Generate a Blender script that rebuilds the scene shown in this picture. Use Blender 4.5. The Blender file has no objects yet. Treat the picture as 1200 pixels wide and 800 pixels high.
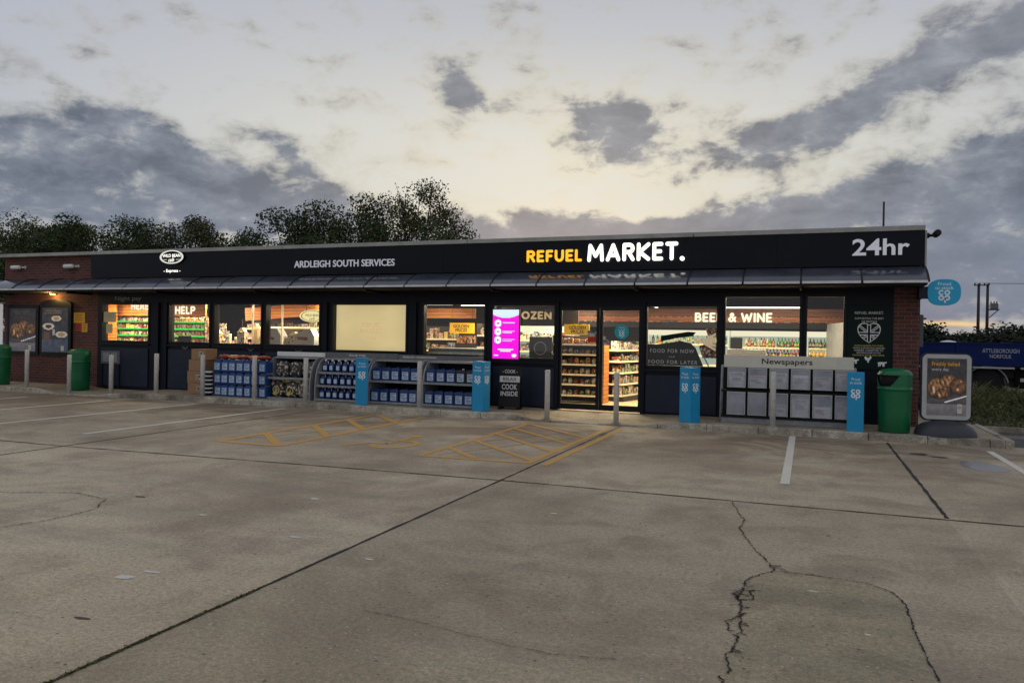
import bpy, bmesh, math, random
from math import sin, cos, pi, radians, sqrt, atan2, hypot
from mathutils import Vector, Matrix, noise as mnoise
random.seed(7)
SC = bpy.context.scene
COL = SC.collection
R = random.Random(11)
ORD = ['first', 'second', 'third', 'fourth', 'fifth', 'sixth', 'seventh', 'eighth', 'ninth', 'tenth', 'eleventh',
       'twelfth', 'thirteenth', 'fourteenth', 'fifteenth', 'sixteenth', 'seventeenth', 'eighteenth', 'nineteenth', 'twentieth']

# ------------------------------------------------------------------ materials
def lin(c):
    c = c / 255.0
    return c / 12.92 if c <= 0.04045 else ((c + 0.055) / 1.055) ** 2.4
def rgb(r, g, b): return (lin(r), lin(g), lin(b), 1.0)
class NT:
    def __init__(s, nt): s.nt = nt
    def n(s, typ, **kw):
        nd = s.nt.nodes.new(typ)
        for k, v in kw.items(): setattr(nd, k, v)
        return nd
    def l(s, a, b): s.nt.links.new(a, b)
    def math(s, op, a, b=None, c=None, clamp=False):
        nd = s.n('ShaderNodeMath', operation=op); nd.use_clamp = clamp
        for i, v in enumerate((a, b, c)):
            if v is None: continue
            if isinstance(v, (int, float)): nd.inputs[i].default_value = v
            else: s.l(v, nd.inputs[i])
        return nd.outputs[0]
    def mix(s, f, a, b, blend='MIX'):
        nd = s.n('ShaderNodeMix', data_type='RGBA', blend_type=blend)
        for i, v in ((0, f), (6, a), (7, b)):
            if isinstance(v, (int, float)): nd.inputs[i].default_value = v
            elif isinstance(v, tuple): nd.inputs[i].default_value = v
            else: s.l(v, nd.inputs[i])
        return nd.outputs[2]
    def noise(s, vec, scale, detail=4, rough=0.55, dist=0.0):
        nd = s.n('ShaderNodeTexNoise'); nd.inputs['Scale'].default_value = scale
        nd.inputs['Detail'].default_value = detail; nd.inputs['Roughness'].default_value = rough
        nd.inputs['Distortion'].default_value = dist
        if vec is not None: s.l(vec, nd.inputs['Vector'])
        return nd.outputs['Fac']
    def ramp(s, f, stops, interp='LINEAR'):
        nd = s.n('ShaderNodeValToRGB'); cr = nd.color_ramp; cr.interpolation = interp
        while len(cr.elements) < len(stops): cr.elements.new(0.5)
        for e, (p, c) in zip(cr.elements, stops): e.position = p; e.color = c if len(c) == 4 else (*c, 1)
        s.l(f, nd.inputs[0]); return nd.outputs[0]
    def sstep(s, v, a, b):
        nd = s.n('ShaderNodeMapRange', interpolation_type='SMOOTHSTEP')
        s.l(v, nd.inputs[0]); nd.inputs[1].default_value = a; nd.inputs[2].default_value = b
        return nd.outputs[0]
MATS = {}
def mk(name):
    m = bpy.data.materials.new(name); m.use_nodes = True
    m.node_tree.nodes.clear(); t = NT(m.node_tree)
    t.out = t.n('ShaderNodeOutputMaterial'); MATS[name] = m
    return m, t
def mat(name, col, rough=0.6, metal=0.0, var=0.12, scale=6.0, bump=0.0, bscale=40.0, emit=None, estr=0.0, spec=0.5, coat=0.0, dirt=0.0):
    m, t = mk(name)
    b = t.n('ShaderNodeBsdfPrincipled'); t.l(b.outputs[0], t.out.inputs[0])
    tc = t.n('ShaderNodeTexCoord').outputs['Object']
    col = tuple(col[:3]) + (1,)
    f = t.noise(tc, scale, 5, 0.6)
    lo = tuple(c * (1 - var) for c in col[:3]) + (1,); hi = tuple(min(1, c * (1 + var)) for c in col[:3]) + (1,)
    c = t.ramp(f, [(0.3, lo), (0.7, hi)])
    if dirt:
        f2 = t.noise(tc, scale * 0.4, 6, 0.7)
        c = t.mix(t.math('MULTIPLY', t.sstep(f2, 0.45, 0.75), dirt), c, (0.06, 0.05, 0.04, 1))
    t.l(c, b.inputs['Base Color'])
    t.l(t.math('ADD', t.math('MULTIPLY', f, 0.16), rough - 0.08, clamp=True), b.inputs['Roughness'])
    b.inputs['Metallic'].default_value = metal
    b.inputs['Specular IOR Level'].default_value = spec
    b.inputs['Coat Weight'].default_value = coat
    if emit:
        b.inputs['Emission Color'].default_value = tuple(emit[:3]) + (1,); b.inputs['Emission Strength'].default_value = estr
    if bump:
        bp = t.n('ShaderNodeBump'); bp.inputs['Strength'].default_value = bump; bp.inputs['Distance'].default_value = 0.01
        t.l(t.noise(tc, bscale, 4), bp.inputs['Height']); t.l(bp.outputs[0], b.inputs['Normal'])
    return m
def emat(name, col, s, var=0.0):
    m, t = mk(name)
    e = t.n('ShaderNodeEmission'); e.inputs[1].default_value = s; e.inputs[0].default_value = tuple(col[:3]) + (1,)
    if var:
        tc = t.n('ShaderNodeTexCoord').outputs['Object']
        t.l(t.math('MULTIPLY', t.math('ADD', t.math('MULTIPLY', t.noise(tc, 1.6, 3), var), 1 - var / 2), s), e.inputs[1])
    t.l(e.outputs[0], t.out.inputs[0]); return m

mat('navy', rgb(10, 15, 28), 0.5, var=0.2, scale=2, dirt=0.1, spec=.2)
mat('navy_panel', rgb(32, 39, 58), 0.5, var=0.22, scale=2.5, dirt=0.25, spec=.25)
mat('frame_dark', rgb(9, 13, 22), 0.4, var=0.2, spec=.25)
mat('fascia', rgb(8, 13, 24), 0.42, var=0.25, scale=1.2, dirt=0.08, spec=.16)
mat('coping', rgb(150, 150, 146), 0.5, 0.0, var=0.18, scale=3, dirt=0.4)
mat('gutter', rgb(205, 206, 208), 0.4, var=0.1, dirt=0.25)
mat('steel', rgb(198, 196, 190), 0.45, 0.0, var=0.15, scale=9, dirt=0.2)
mat('galv', rgb(138, 141, 145), 0.5, 0.1, var=0.2, scale=12, dirt=0.2)
mat('black', rgb(14, 14, 16), 0.5, spec=.3)
mat('black_matt', rgb(9, 9, 10), 0.8)
mat('ceiling_dark', rgb(22, 20, 20), 0.8)
mat('white', rgb(215, 215, 212), 0.5, var=0.05, dirt=0.08)
mat('grey_light', rgb(170, 172, 172), 0.5, var=0.08, dirt=0.15)
mat('grey_mid', rgb(95, 98, 102), 0.55, var=0.15, dirt=0.2)
mat('letter_grey', rgb(205, 207, 212), 0.4, var=0.03, emit=(0.6, 0.62, 0.7), estr=0.22)  # faint emission brightens letters that are not illuminated
mat('letter_dim', rgb(130, 130, 132), 0.6, var=0.05)
mat('letter_print', rgb(200, 200, 198), 0.6, var=0.03)
mat('letter_dark', rgb(30, 30, 32), 0.6)
emat('letter_white_lit', (1.0, 0.97, 0.86), 1.9)
emat('letter_amber_lit', (1.0, 0.47, 0.03), 1.35)
emat('letter_warm_lit', (1.0, 0.88, 0.62), 1.3)
emat('oval_lit', (0.95, 0.93, 0.85), .85)
emat('oval_cream', (0.95, 0.78, 0.35), 1.0)
emat('tube', (1.0, 0.93, 0.75), 4.0)
emat('led_cool', (1.0, 0.9, 0.62), .95)
emat('green_strip', (0.05, 0.95, 0.12), 0.9, 0.8)
emat('lamp_amber', (1.0, 0.62, 0.15), 6.0)
mat('green_bin', rgb(0, 100, 58), 0.4, var=0.12, scale=3, dirt=0.3, spec=0.5)
mat('bin_hole', (0.003, 0.004, 0.004), 0.9)
mat('coop_blue', rgb(0, 140, 190), 0.45, var=0.06, dirt=0.05)
mat('coop_teal', rgb(0, 128, 140), 0.5, var=0.05, emit=(0, 0.3, 0.33), estr=0.15)
mat('coop_sign', rgb(0, 122, 165), 0.4, var=0.05, emit=(0, 0.2, 0.32), estr=0.25)
mat('coop_white', rgb(225, 235, 240), 0.5, var=0.02)
mat('can_blue', rgb(16, 50, 106), 0.35, var=0.15, scale=5)
mat('can_blue_bright', rgb(22, 66, 126), 0.35, var=0.12, scale=5)
mat('can_dark', rgb(28, 32, 42), 0.4)
mat('label_pale', rgb(178, 198, 218), 0.5, var=0.25, scale=40)
mat('cap_white', rgb(215, 218, 220), 0.5)
mat('cardboard', rgb(150, 116, 86), 0.8, var=0.1, bump=0.2, dirt=0.1)
mat('tape', rgb(150, 112, 78), 0.4)
mat('net_red', rgb(150, 45, 25), 0.7, var=0.5, scale=30, bump=0.8, bscale=50)
mat('net_orange', rgb(215, 120, 70), 0.6, var=0.5, scale=25, bump=0.8, bscale=50)
mat('bag_dark', rgb(42, 38, 36), 0.28, var=0.6, scale=16, bump=1.0, bscale=14)
mat('bag_yellow', rgb(190, 178, 95), 0.4, var=0.3, scale=12, bump=0.6, bscale=16)
mat('bag_pink', rgb(150, 128, 118), 0.4, var=0.3, scale=12, bump=0.6, bscale=16)
mat('cream_board', rgb(200, 198, 184), 0.6, var=0.05, dirt=0.12)
mat('paper', rgb(235, 233, 226), 0.8, var=0.3, scale=35)
mat('paper_cream', rgb(225, 200, 150), 0.8, var=0.06)
mat('yellow_sign', rgb(250, 190, 20), 0.5, var=0.05, emit=(0.9, 0.5, 0.02), estr=0.25)
mat('notice_yellow', rgb(225, 165, 30), 0.6, var=0.08)
mat('notice_red', rgb(170, 40, 25), 0.6)
mat('poster_green', rgb(7, 31, 27), 0.5, var=0.1, spec=.15)
mat('gold_text', rgb(190, 175, 95), 0.5)
mat('mat_floor', rgb(196, 176, 140), 0.35, var=0.08)
mat('shelf_dark', rgb(40, 34, 30), 0.6)
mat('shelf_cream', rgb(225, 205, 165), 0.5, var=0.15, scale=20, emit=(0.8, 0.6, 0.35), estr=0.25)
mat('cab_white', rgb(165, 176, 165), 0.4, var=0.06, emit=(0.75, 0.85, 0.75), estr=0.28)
mat('orange_pack', rgb(225, 110, 30), 0.5, var=0.3, scale=14)
mat('amber_liquid', rgb(230, 160, 20), 0.2, emit=(0.9, 0.5, 0.02), estr=0.25)
mat('wine_dark', rgb(35, 18, 16), 0.15)
mat('wine_green', rgb(50, 125, 40), 0.2)
mat('wine_red', rgb(150, 40, 30), 0.25)
mat('wine_pale', rgb(210, 190, 110), 0.25)
mat('bread', rgb(185, 120, 60), 0.7, var=0.3, scale=14)
mat('pack_red', rgb(180, 40, 30), 0.5, var=0.35, scale=18)
mat('pack_white', rgb(220, 215, 200), 0.5, var=0.25, scale=22)
mat('pack_green', rgb(70, 120, 40), 0.5, var=0.4, scale=18)
mat('pack_blue', rgb(50, 90, 140), 0.5, var=0.35, scale=18)
mat('pack_pink', rgb(200, 130, 120), 0.5, var=0.35, scale=18)
def packmat(name, col, col2):
    m, t = mk(name); b = t.n('ShaderNodeBsdfPrincipled'); t.l(b.outputs[0], t.out.inputs[0])
    P = t.n('ShaderNodeNewGeometry').outputs['Position']
    vo = t.n('ShaderNodeTexVoronoi'); vo.inputs['Scale'].default_value = 26; t.l(P, vo.inputs['Vector'])
    sc = t.n('ShaderNodeSeparateColor'); t.l(vo.outputs['Color'], sc.inputs[0])
    c = t.mix(sc.outputs[0], col, col2); c = t.mix(t.math('GREATER_THAN', sc.outputs[1], .72), c, (.5, .46, .38, 1)); c = t.mix(t.math('GREATER_THAN', sc.outputs[2], .8), c, (.02, .02, .02, 1))
    t.l(c, b.inputs['Base Color']); b.inputs['Roughness'].default_value = .4
for nm, a, b_ in (('pack_red', rgb(150, 44, 34), rgb(110, 60, 40)), ('pack_white', rgb(205, 198, 180), rgb(160, 140, 110)), ('pack_green', rgb(84, 104, 50), rgb(130, 120, 70)), ('pack_blue', rgb(60, 84, 120), rgb(130, 130, 130)),
                  ('pack_pink', rgb(190, 128, 112), rgb(170, 160, 150)), ('orange_pack', rgb(200, 100, 36), rgb(180, 130, 60)), ('bread', rgb(160, 104, 56), rgb(110, 66, 34)), ('bag_dark', rgb(34, 30, 28), rgb(80, 70, 64)), ('bag_pink', rgb(120, 96, 88), rgb(90, 84, 78))): packmat(nm, a, b_)
mat('lorry_blue', rgb(8, 32, 92), 0.5, spec=.15, var=0.15, scale=1.5, dirt=0.2)
mat('tyre', rgb(11, 11, 12), 0.85, var=0.3)
mat('letter_lorry', rgb(165, 170, 185), 0.5)
mat('lamp_lens', rgb(150, 20, 15), 0.3)
mat('creosote', rgb(52, 46, 42), 0.85, var=0.3)
mat('bark', rgb(48, 42, 36), 0.9, var=0.35, scale=4, bump=0.8)
mat('base_plastic', rgb(44, 48, 56), .5, var=.15, dirt=.3)
mat('moss', rgb(84, 88, 44), 0.95, var=0.5, scale=20)
mat('joint_dark', (0.018, 0.016, 0.014), 0.95, var=0.4, scale=15)
mat('roof_felt', rgb(70, 72, 74), 0.9)
mat('door_teal', rgb(70, 150, 150), 0.5)

def brick():
    m, t = mk('brick'); b = t.n('ShaderNodeBsdfPrincipled'); t.l(b.outputs[0], t.out.inputs[0])
    geo = t.n('ShaderNodeNewGeometry'); sx = t.n('ShaderNodeSeparateXYZ'); t.l(geo.outputs['Position'], sx.inputs[0])
    cx = t.n('ShaderNodeCombineXYZ')
    t.l(t.math('ADD', sx.outputs[0], sx.outputs[1]), cx.inputs[0]); t.l(sx.outputs[2], cx.inputs[1])
    br = t.n('ShaderNodeTexBrick'); t.l(cx.outputs[0], br.inputs['Vector'])
    br.inputs['Scale'].default_value = 1.0
    br.inputs['Brick Width'].default_value = 0.225; br.inputs['Row Height'].default_value = 0.075
    br.inputs['Mortar Size'].default_value = 0.006; br.inputs['Mortar Smooth'].default_value = 0.2
    br.inputs['Bias'].default_value = 0.0
    br.inputs['Color1'].default_value = rgb(112, 58, 48); br.inputs['Color2'].default_value = rgb(78, 42, 40)
    br.inputs['Mortar'].default_value = rgb(120, 108, 100)
    nz = t.noise(geo.outputs['Position'], 3, 6, 0.7)
    c = t.mix(t.math('MULTIPLY', nz, 0.55), br.outputs['Color'], (0.05, 0.035, 0.03, 1))
    t.l(c, b.inputs['Base Color']); b.inputs['Roughness'].default_value = 0.9
    bp = t.n('ShaderNodeBump'); bp.inputs['Strength'].default_value = 0.6; bp.inputs['Distance'].default_value = 0.008
    bp.invert = True
    t.l(br.outputs['Fac'], bp.inputs['Height']); t.l(bp.outputs[0], b.inputs['Normal'])
brick()
def wood(nm='wood_orange', ca=rgb(172, 94, 30), cb=rgb(226, 144, 54)):
    m, t = mk(nm); b = t.n('ShaderNodeBsdfPrincipled'); t.l(b.outputs[0], t.out.inputs[0])
    tc = t.n('ShaderNodeTexCoord').outputs['Object']
    mp = t.n('ShaderNodeMapping'); mp.inputs['Scale'].default_value = (0.6, 1, 9); t.l(tc, mp.inputs[0])
    f = t.noise(mp.outputs[0], 3, 5, 0.6)
    sx = t.n('ShaderNodeSeparateXYZ'); t.l(tc, sx.inputs[0])
    g = t.math('FRACT', t.math('MULTIPLY', sx.outputs[2], 10.0))
    gl = t.math('LESS_THAN', g, 0.1)
    c = t.ramp(f, [(0.3, ca), (0.7, cb)])
    c = t.mix(gl, c, (0.03, 0.012, 0.006, 1)); t.l(c, b.inputs['Base Color']); b.inputs['Roughness'].default_value = 0.5
wood()
wood('wood_mid', rgb(118, 62, 32), rgb(164, 96, 50))
wood('wood_dark', rgb(84, 46, 28), rgb(128, 74, 44))
def canopy_mat():
    m, t = mk('canopy_sheet'); b = t.n('ShaderNodeBsdfPrincipled'); t.l(b.outputs[0], t.out.inputs[0])
    tc = t.n('ShaderNodeTexCoord').outputs['Object']
    f = t.noise(tc, 1.4, 5, 0.65)
    t.l(t.ramp(f, [(0.3, rgb(44, 48, 58)), (0.7, rgb(70, 74, 84))]), b.inputs['Base Color'])
    t.l(t.math('ADD', t.math('MULTIPLY', f, 0.14), 0.1), b.inputs['Roughness'])
    b.inputs['Specular IOR Level'].default_value = 0.75
canopy_mat()
def glass(name, tint=(0.93, 0.96, 0.97, 1), refl=1.0):
    m, t = mk(name)
    tr = t.n('ShaderNodeBsdfTransparent'); tr.inputs[0].default_value = tint
    gl = t.n('ShaderNodeBsdfGlossy'); gl.inputs['Roughness'].default_value = 0.02; gl.inputs[0].default_value = (refl, refl, refl, 1)
    fr = t.n('ShaderNodeFresnel'); fr.inputs[0].default_value = 1.5
    mx = t.n('ShaderNodeMixShader'); t.l(fr.outputs[0], mx.inputs[0]); t.l(tr.outputs[0], mx.inputs[1]); t.l(gl.outputs[0], mx.inputs[2])
    t.l(mx.outputs[0], t.out.inputs[0])
glass('glass')
def tray_mat():
    m, t = mk('tray_plastic')
    tr = t.n('ShaderNodeBsdfTransparent'); b = t.n('ShaderNodeBsdfPrincipled')
    tc = t.n('ShaderNodeTexCoord').outputs['Object']
    f = t.noise(tc, 2.2, 3)
    t.l(t.ramp(f, [(0.3, rgb(182, 186, 200)), (0.7, rgb(216, 219, 230))]), b.inputs['Base Color']); b.inputs['Roughness'].default_value = 0.2
    mx = t.n('ShaderNodeMixShader'); t.l(t.math('ADD', t.math('MULTIPLY', f, 0.3), 0.38), mx.inputs[0])
    t.l(tr.outputs[0], mx.inputs[1]); t.l(b.outputs[0], mx.inputs[2]); t.l(mx.outputs[0], t.out.inputs[0])
tray_mat()
def blind_mat():
    m, t = mk('blind_cream'); b = t.n('ShaderNodeBsdfPrincipled'); t.l(b.outputs[0], t.out.inputs[0])
    tc = t.n('ShaderNodeTexCoord').outputs['Object']
    f = t.noise(tc, 0.9, 3)
    b.inputs['Base Color'].default_value = rgb(205, 190, 150); b.inputs['Roughness'].default_value = 0.7
    b.inputs['Emission Color'].default_value = (0.66, 0.52, 0.25, 1)
    t.l(t.math('ADD', t.math('MULTIPLY', f, 0.5), 0.42), b.inputs['Emission Strength'])  # shop light coming through the blind is put into its emission
blind_mat()
def picmat(name, e):
    m, t = mk(name); b = t.n('ShaderNodeBsdfPrincipled'); t.l(b.outputs[0], t.out.inputs[0])
    a = t.n('ShaderNodeAttribute', attribute_name='Col')
    t.l(a.outputs['Color'], b.inputs['Base Color']); b.inputs['Roughness'].default_value = 0.35
    t.l(a.outputs['Color'], b.inputs['Emission Color']); b.inputs['Emission Strength'].default_value = e
picmat('print_plain', 0.0); picmat('print_glow', 0.35); picmat('screen_lit', 1.0)  # the posters' print is given a glow of its own, without a lamp

def concrete(name, base, dark, light, slabs=True, wet=0.0, scale=1.0):
    m, t = mk(name); b = t.n('ShaderNodeBsdfPrincipled'); t.l(b.outputs[0], t.out.inputs[0])
    geo = t.n('ShaderNodeNewGeometry'); P = geo.outputs['Position']
    sx = t.n('ShaderNodeSeparateXYZ'); t.l(P, sx.inputs[0]); X, Y = sx.outputs[0], sx.outputs[1]
    big = t.noise(P, 0.22 * scale, 6, 0.62, 0.6)
    mid = t.noise(P, 1.3 * scale, 7, 0.68, 0.4)
    mp = t.n('ShaderNodeMapping'); mp.inputs['Scale'].default_value = (0.35, 2.2, 1); t.l(P, mp.inputs[0])
    streak = t.noise(mp.outputs[0], 0.8, 6, 0.65, 0.3)
    fine = t.noise(P, 60, 3, 0.7)
    vf = t.noise(P, 260, 2, 0.7)
    c = t.ramp(big, [(0.34, dark), (0.5, base), (0.68, light)])
    c = t.mix(t.math('MULTIPLY', t.sstep(mid, 0.44, 0.66), 0.6), c, dark)
    c = t.mix(t.math('MULTIPLY', t.sstep(streak, 0.47, 0.72), 0.42), c, tuple(x * 0.62 for x in dark[:3]) + (1,))
    c = t.mix(t.math('MULTIPLY', t.sstep(t.noise(P, 0.55, 5, 0.6), 0.55, 0.7), 0.35), c, light)
    if slabs:
        wn = t.n('ShaderNodeTexWhiteNoise', noise_dimensions='2D')
        ix = t.math('ADD', t.math('ADD', t.math('GREATER_THAN', X, -9.9), t.math('GREATER_THAN', X, -3.3)), t.math('GREATER_THAN', X, 1.27))
        iy = t.math('GREATER_THAN', Y, 8.35)
        cv = t.n('ShaderNodeCombineXYZ'); t.l(ix, cv.inputs[0]); t.l(iy, cv.inputs[1]); t.l(cv.outputs[0], wn.inputs[0])
        k = t.math('ADD', t.math('MULTIPLY', wn.outputs[0], 0.28), 0.85)
        hs = t.n('ShaderNodeHueSaturation'); t.l(c, hs.inputs['Color']); t.l(k, hs.inputs['Value']); c = hs.outputs[0]
        # browner, damp band along the kerb
        band = t.math('MULTIPLY', t.sstep(Y, 8.5, 13.5), t.sstep(t.noise(P, 0.5, 5, 0.7, 1.0), 0.36, 0.62))
        c = t.mix(t.math('MULTIPLY', band, 0.75), c, rgb(108, 88, 66))
        warm = t.sstep(t.math('ADD', Y, t.math('MULTIPLY', t.noise(P, 0.7, 3), 3)), 7.0, 3.2)  # warm cast of forecourt lamps painted into the near concrete
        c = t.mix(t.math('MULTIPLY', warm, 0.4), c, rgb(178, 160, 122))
    # exposed aggregate
    gr = t.math('ADD', t.math('MULTIPLY', t.noise(P, 75, 2, 0.6), 0.55), t.math('MULTIPLY', t.noise(P, 30, 3, 0.6), 0.45))
    gh = t.n('ShaderNodeHueSaturation'); t.l(c, gh.inputs['Color'])
    gm = t.n('ShaderNodeMapRange'); t.l(gr, gm.inputs[0]); gm.inputs[1].default_value = .38; gm.inputs[2].default_value = .62; gm.inputs[3].default_value = .68; gm.inputs[4].default_value = 1.28
    t.l(gm.outputs[0], gh.inputs['Value']); c = gh.outputs[0]
    c = t.mix(t.math('MULTIPLY', t.sstep(fine, 0.50, 0.70), 0.6), c, tuple(x * 0.5 for x in dark[:3]) + (1,))
    c = t.mix(t.math('MULTIPLY', t.sstep(vf, 0.6, 0.78), 0.5), c, rgb(190, 178, 150))
    vo = t.n('ShaderNodeTexVoronoi'); vo.inputs['Scale'].default_value = 22; t.l(P, vo.inputs['Vector'])
    pick = t.n('ShaderNodeSeparateColor'); t.l(vo.outputs['Color'], pick.inputs[0])
    spot = t.math('MULTIPLY', t.math('LESS_THAN', vo.outputs['Distance'], 0.16), t.math('GREATER_THAN', pick.outputs[0], 0.93))
    c = t.mix(t.math('MULTIPLY', spot, 0.8), c, rgb(190, 186, 170))
    spot2 = t.math('MULTIPLY', t.math('LESS_THAN', vo.outputs['Distance'], 0.2), t.math('LESS_THAN', pick.outputs[1], 0.05))
    c = t.mix(t.math('MULTIPLY', spot2, 0.7), c, rgb(40, 34, 30))
    t.l(c, b.inputs['Base Color'])
    r = t.math('SUBTRACT', 0.86, t.math('MULTIPLY', t.sstep(streak, 0.45, 0.7), 0.28 + wet))
    t.l(r, b.inputs['Roughness'])
    bp = t.n('ShaderNodeBump'); bp.inputs['Strength'].default_value = 0.55; bp.inputs['Distance'].default_value = 0.006
    t.l(t.math('ADD', t.math('ADD', fine, t.math('MULTIPLY', vf, 0.5)), mid), bp.inputs['Height']); t.l(bp.outputs[0], b.inputs['Normal'])
    return m
concrete('concrete', rgb(180, 165, 140), rgb(136, 121, 101), rgb(196, 181, 154))
concrete('concrete_patch', rgb(158, 146, 118), rgb(126, 114, 91), rgb(174, 161, 131), slabs=False, scale=2)
concrete('paving', rgb(168, 154, 130), rgb(124, 112, 94), rgb(190, 176, 150), slabs=False, scale=3)
concrete('kerbstone', rgb(172, 166, 150), rgb(104, 96, 84), rgb(196, 190, 174), slabs=False, scale=4)
concrete('asphalt', rgb(72, 70, 68), rgb(52, 50, 49), rgb(92, 89, 86), slabs=False, wet=0.2)
concrete('field', rgb(70, 74, 46), rgb(48, 52, 32), rgb(92, 92, 60), slabs=False)
def paint(name, col, cover):
    m, t = mk(name); b = t.n('ShaderNodeBsdfPrincipled'); tr = t.n('ShaderNodeBsdfTransparent'); mx = t.n('ShaderNodeMixShader')
    geo = t.n('ShaderNodeNewGeometry').outputs['Position']
    f = t.noise(geo, 7, 8, 0.75); g = t.noise(geo, 90, 3, 0.7); h = t.noise(geo, 1.1, 3, 0.6)
    a = t.math('ADD', t.math('ADD', t.math('MULTIPLY', f, 0.5), t.math('MULTIPLY', g, 0.25)), t.math('MULTIPLY', h, 0.35))
    al = t.math('MULTIPLY', t.sstep(a, 0.62 - cover * 0.16, 0.70 - cover * 0.16), cover)
    al = t.math('SUBTRACT', cover, t.math('MULTIPLY', t.sstep(a, 0.47 + cover * 0.16, 0.60 + cover * 0.2), cover * 0.85))
    t.l(t.mix(f, tuple(c * 0.75 for c in col[:3]) + (1,), col), b.inputs['Base Color']); b.inputs['Roughness'].default_value = 0.7
    t.l(al, mx.inputs[0]); t.l(tr.outputs[0], mx.inputs[1]); t.l(b.outputs[0], mx.inputs[2]); t.l(mx.outputs[0], t.out.inputs[0])
paint('paint_white', rgb(225, 220, 206), 0.92)
paint('paint_yellow', rgb(214, 164, 80), 0.86)
paint('paint_faint', rgb(186, 142, 80), 0.5)
def puddle_mat():
    m, t = mk('puddle_water'); b = t.n('ShaderNodeBsdfPrincipled'); tr = t.n('ShaderNodeBsdfTransparent'); mx = t.n('ShaderNodeMixShader')
    geo = t.n('ShaderNodeNewGeometry').outputs['Position']
    b.inputs['Base Color'].default_value = rgb(160, 160, 160); b.inputs['Roughness'].default_value = 0.12  # pale base colour paints in the sky's reflection
    b.inputs['Specular IOR Level'].default_value = 0.8
    t.l(t.math('ADD', t.math('MULTIPLY', t.noise(geo, 3, 4), 0.6), 0.4), mx.inputs[0])
    t.l(tr.outputs[0], mx.inputs[1]); t.l(b.outputs[0], mx.inputs[2]); t.l(mx.outputs[0], t.out.inputs[0])
puddle_mat()
mat('stain_dark', (0.035, 0.028, 0.024), 0.6, var=0.4)
def leafmat(name, a, bcol):
    m, t = mk(name); b = t.n('ShaderNodeBsdfPrincipled'); t.l(b.outputs[0], t.out.inputs[0])
    geo = t.n('ShaderNodeNewGeometry'); f = t.noise(geo.outputs['Position'], 0.9, 4, 0.6)
    oi = t.noise(geo.outputs['Position'], 9, 2)
    t.l(t.ramp(t.math('ADD', t.math('MULTIPLY', f, 0.6), t.math('MULTIPLY', oi, 0.4)), [(0.36, a), (0.66, bcol)]), b.inputs['Base Color'])
    b.inputs['Roughness'].default_value = 0.75; b.inputs['Specular IOR Level'].default_value = 0.2
leafmat('leaf_dark', (0.018, 0.03, 0.012, 1), (0.075, 0.10, 0.036, 1))
leafmat('leaf_olive', (0.028, 0.032, 0.012, 1), (0.11, 0.115, 0.045, 1))
leafmat('leaf_far', (0.012, 0.018, 0.012, 1), (0.04, 0.048, 0.03, 1))
leafmat('grass_blades', (0.03, 0.05, 0.018, 1), (0.22, 0.21, 0.10, 1))

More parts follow.
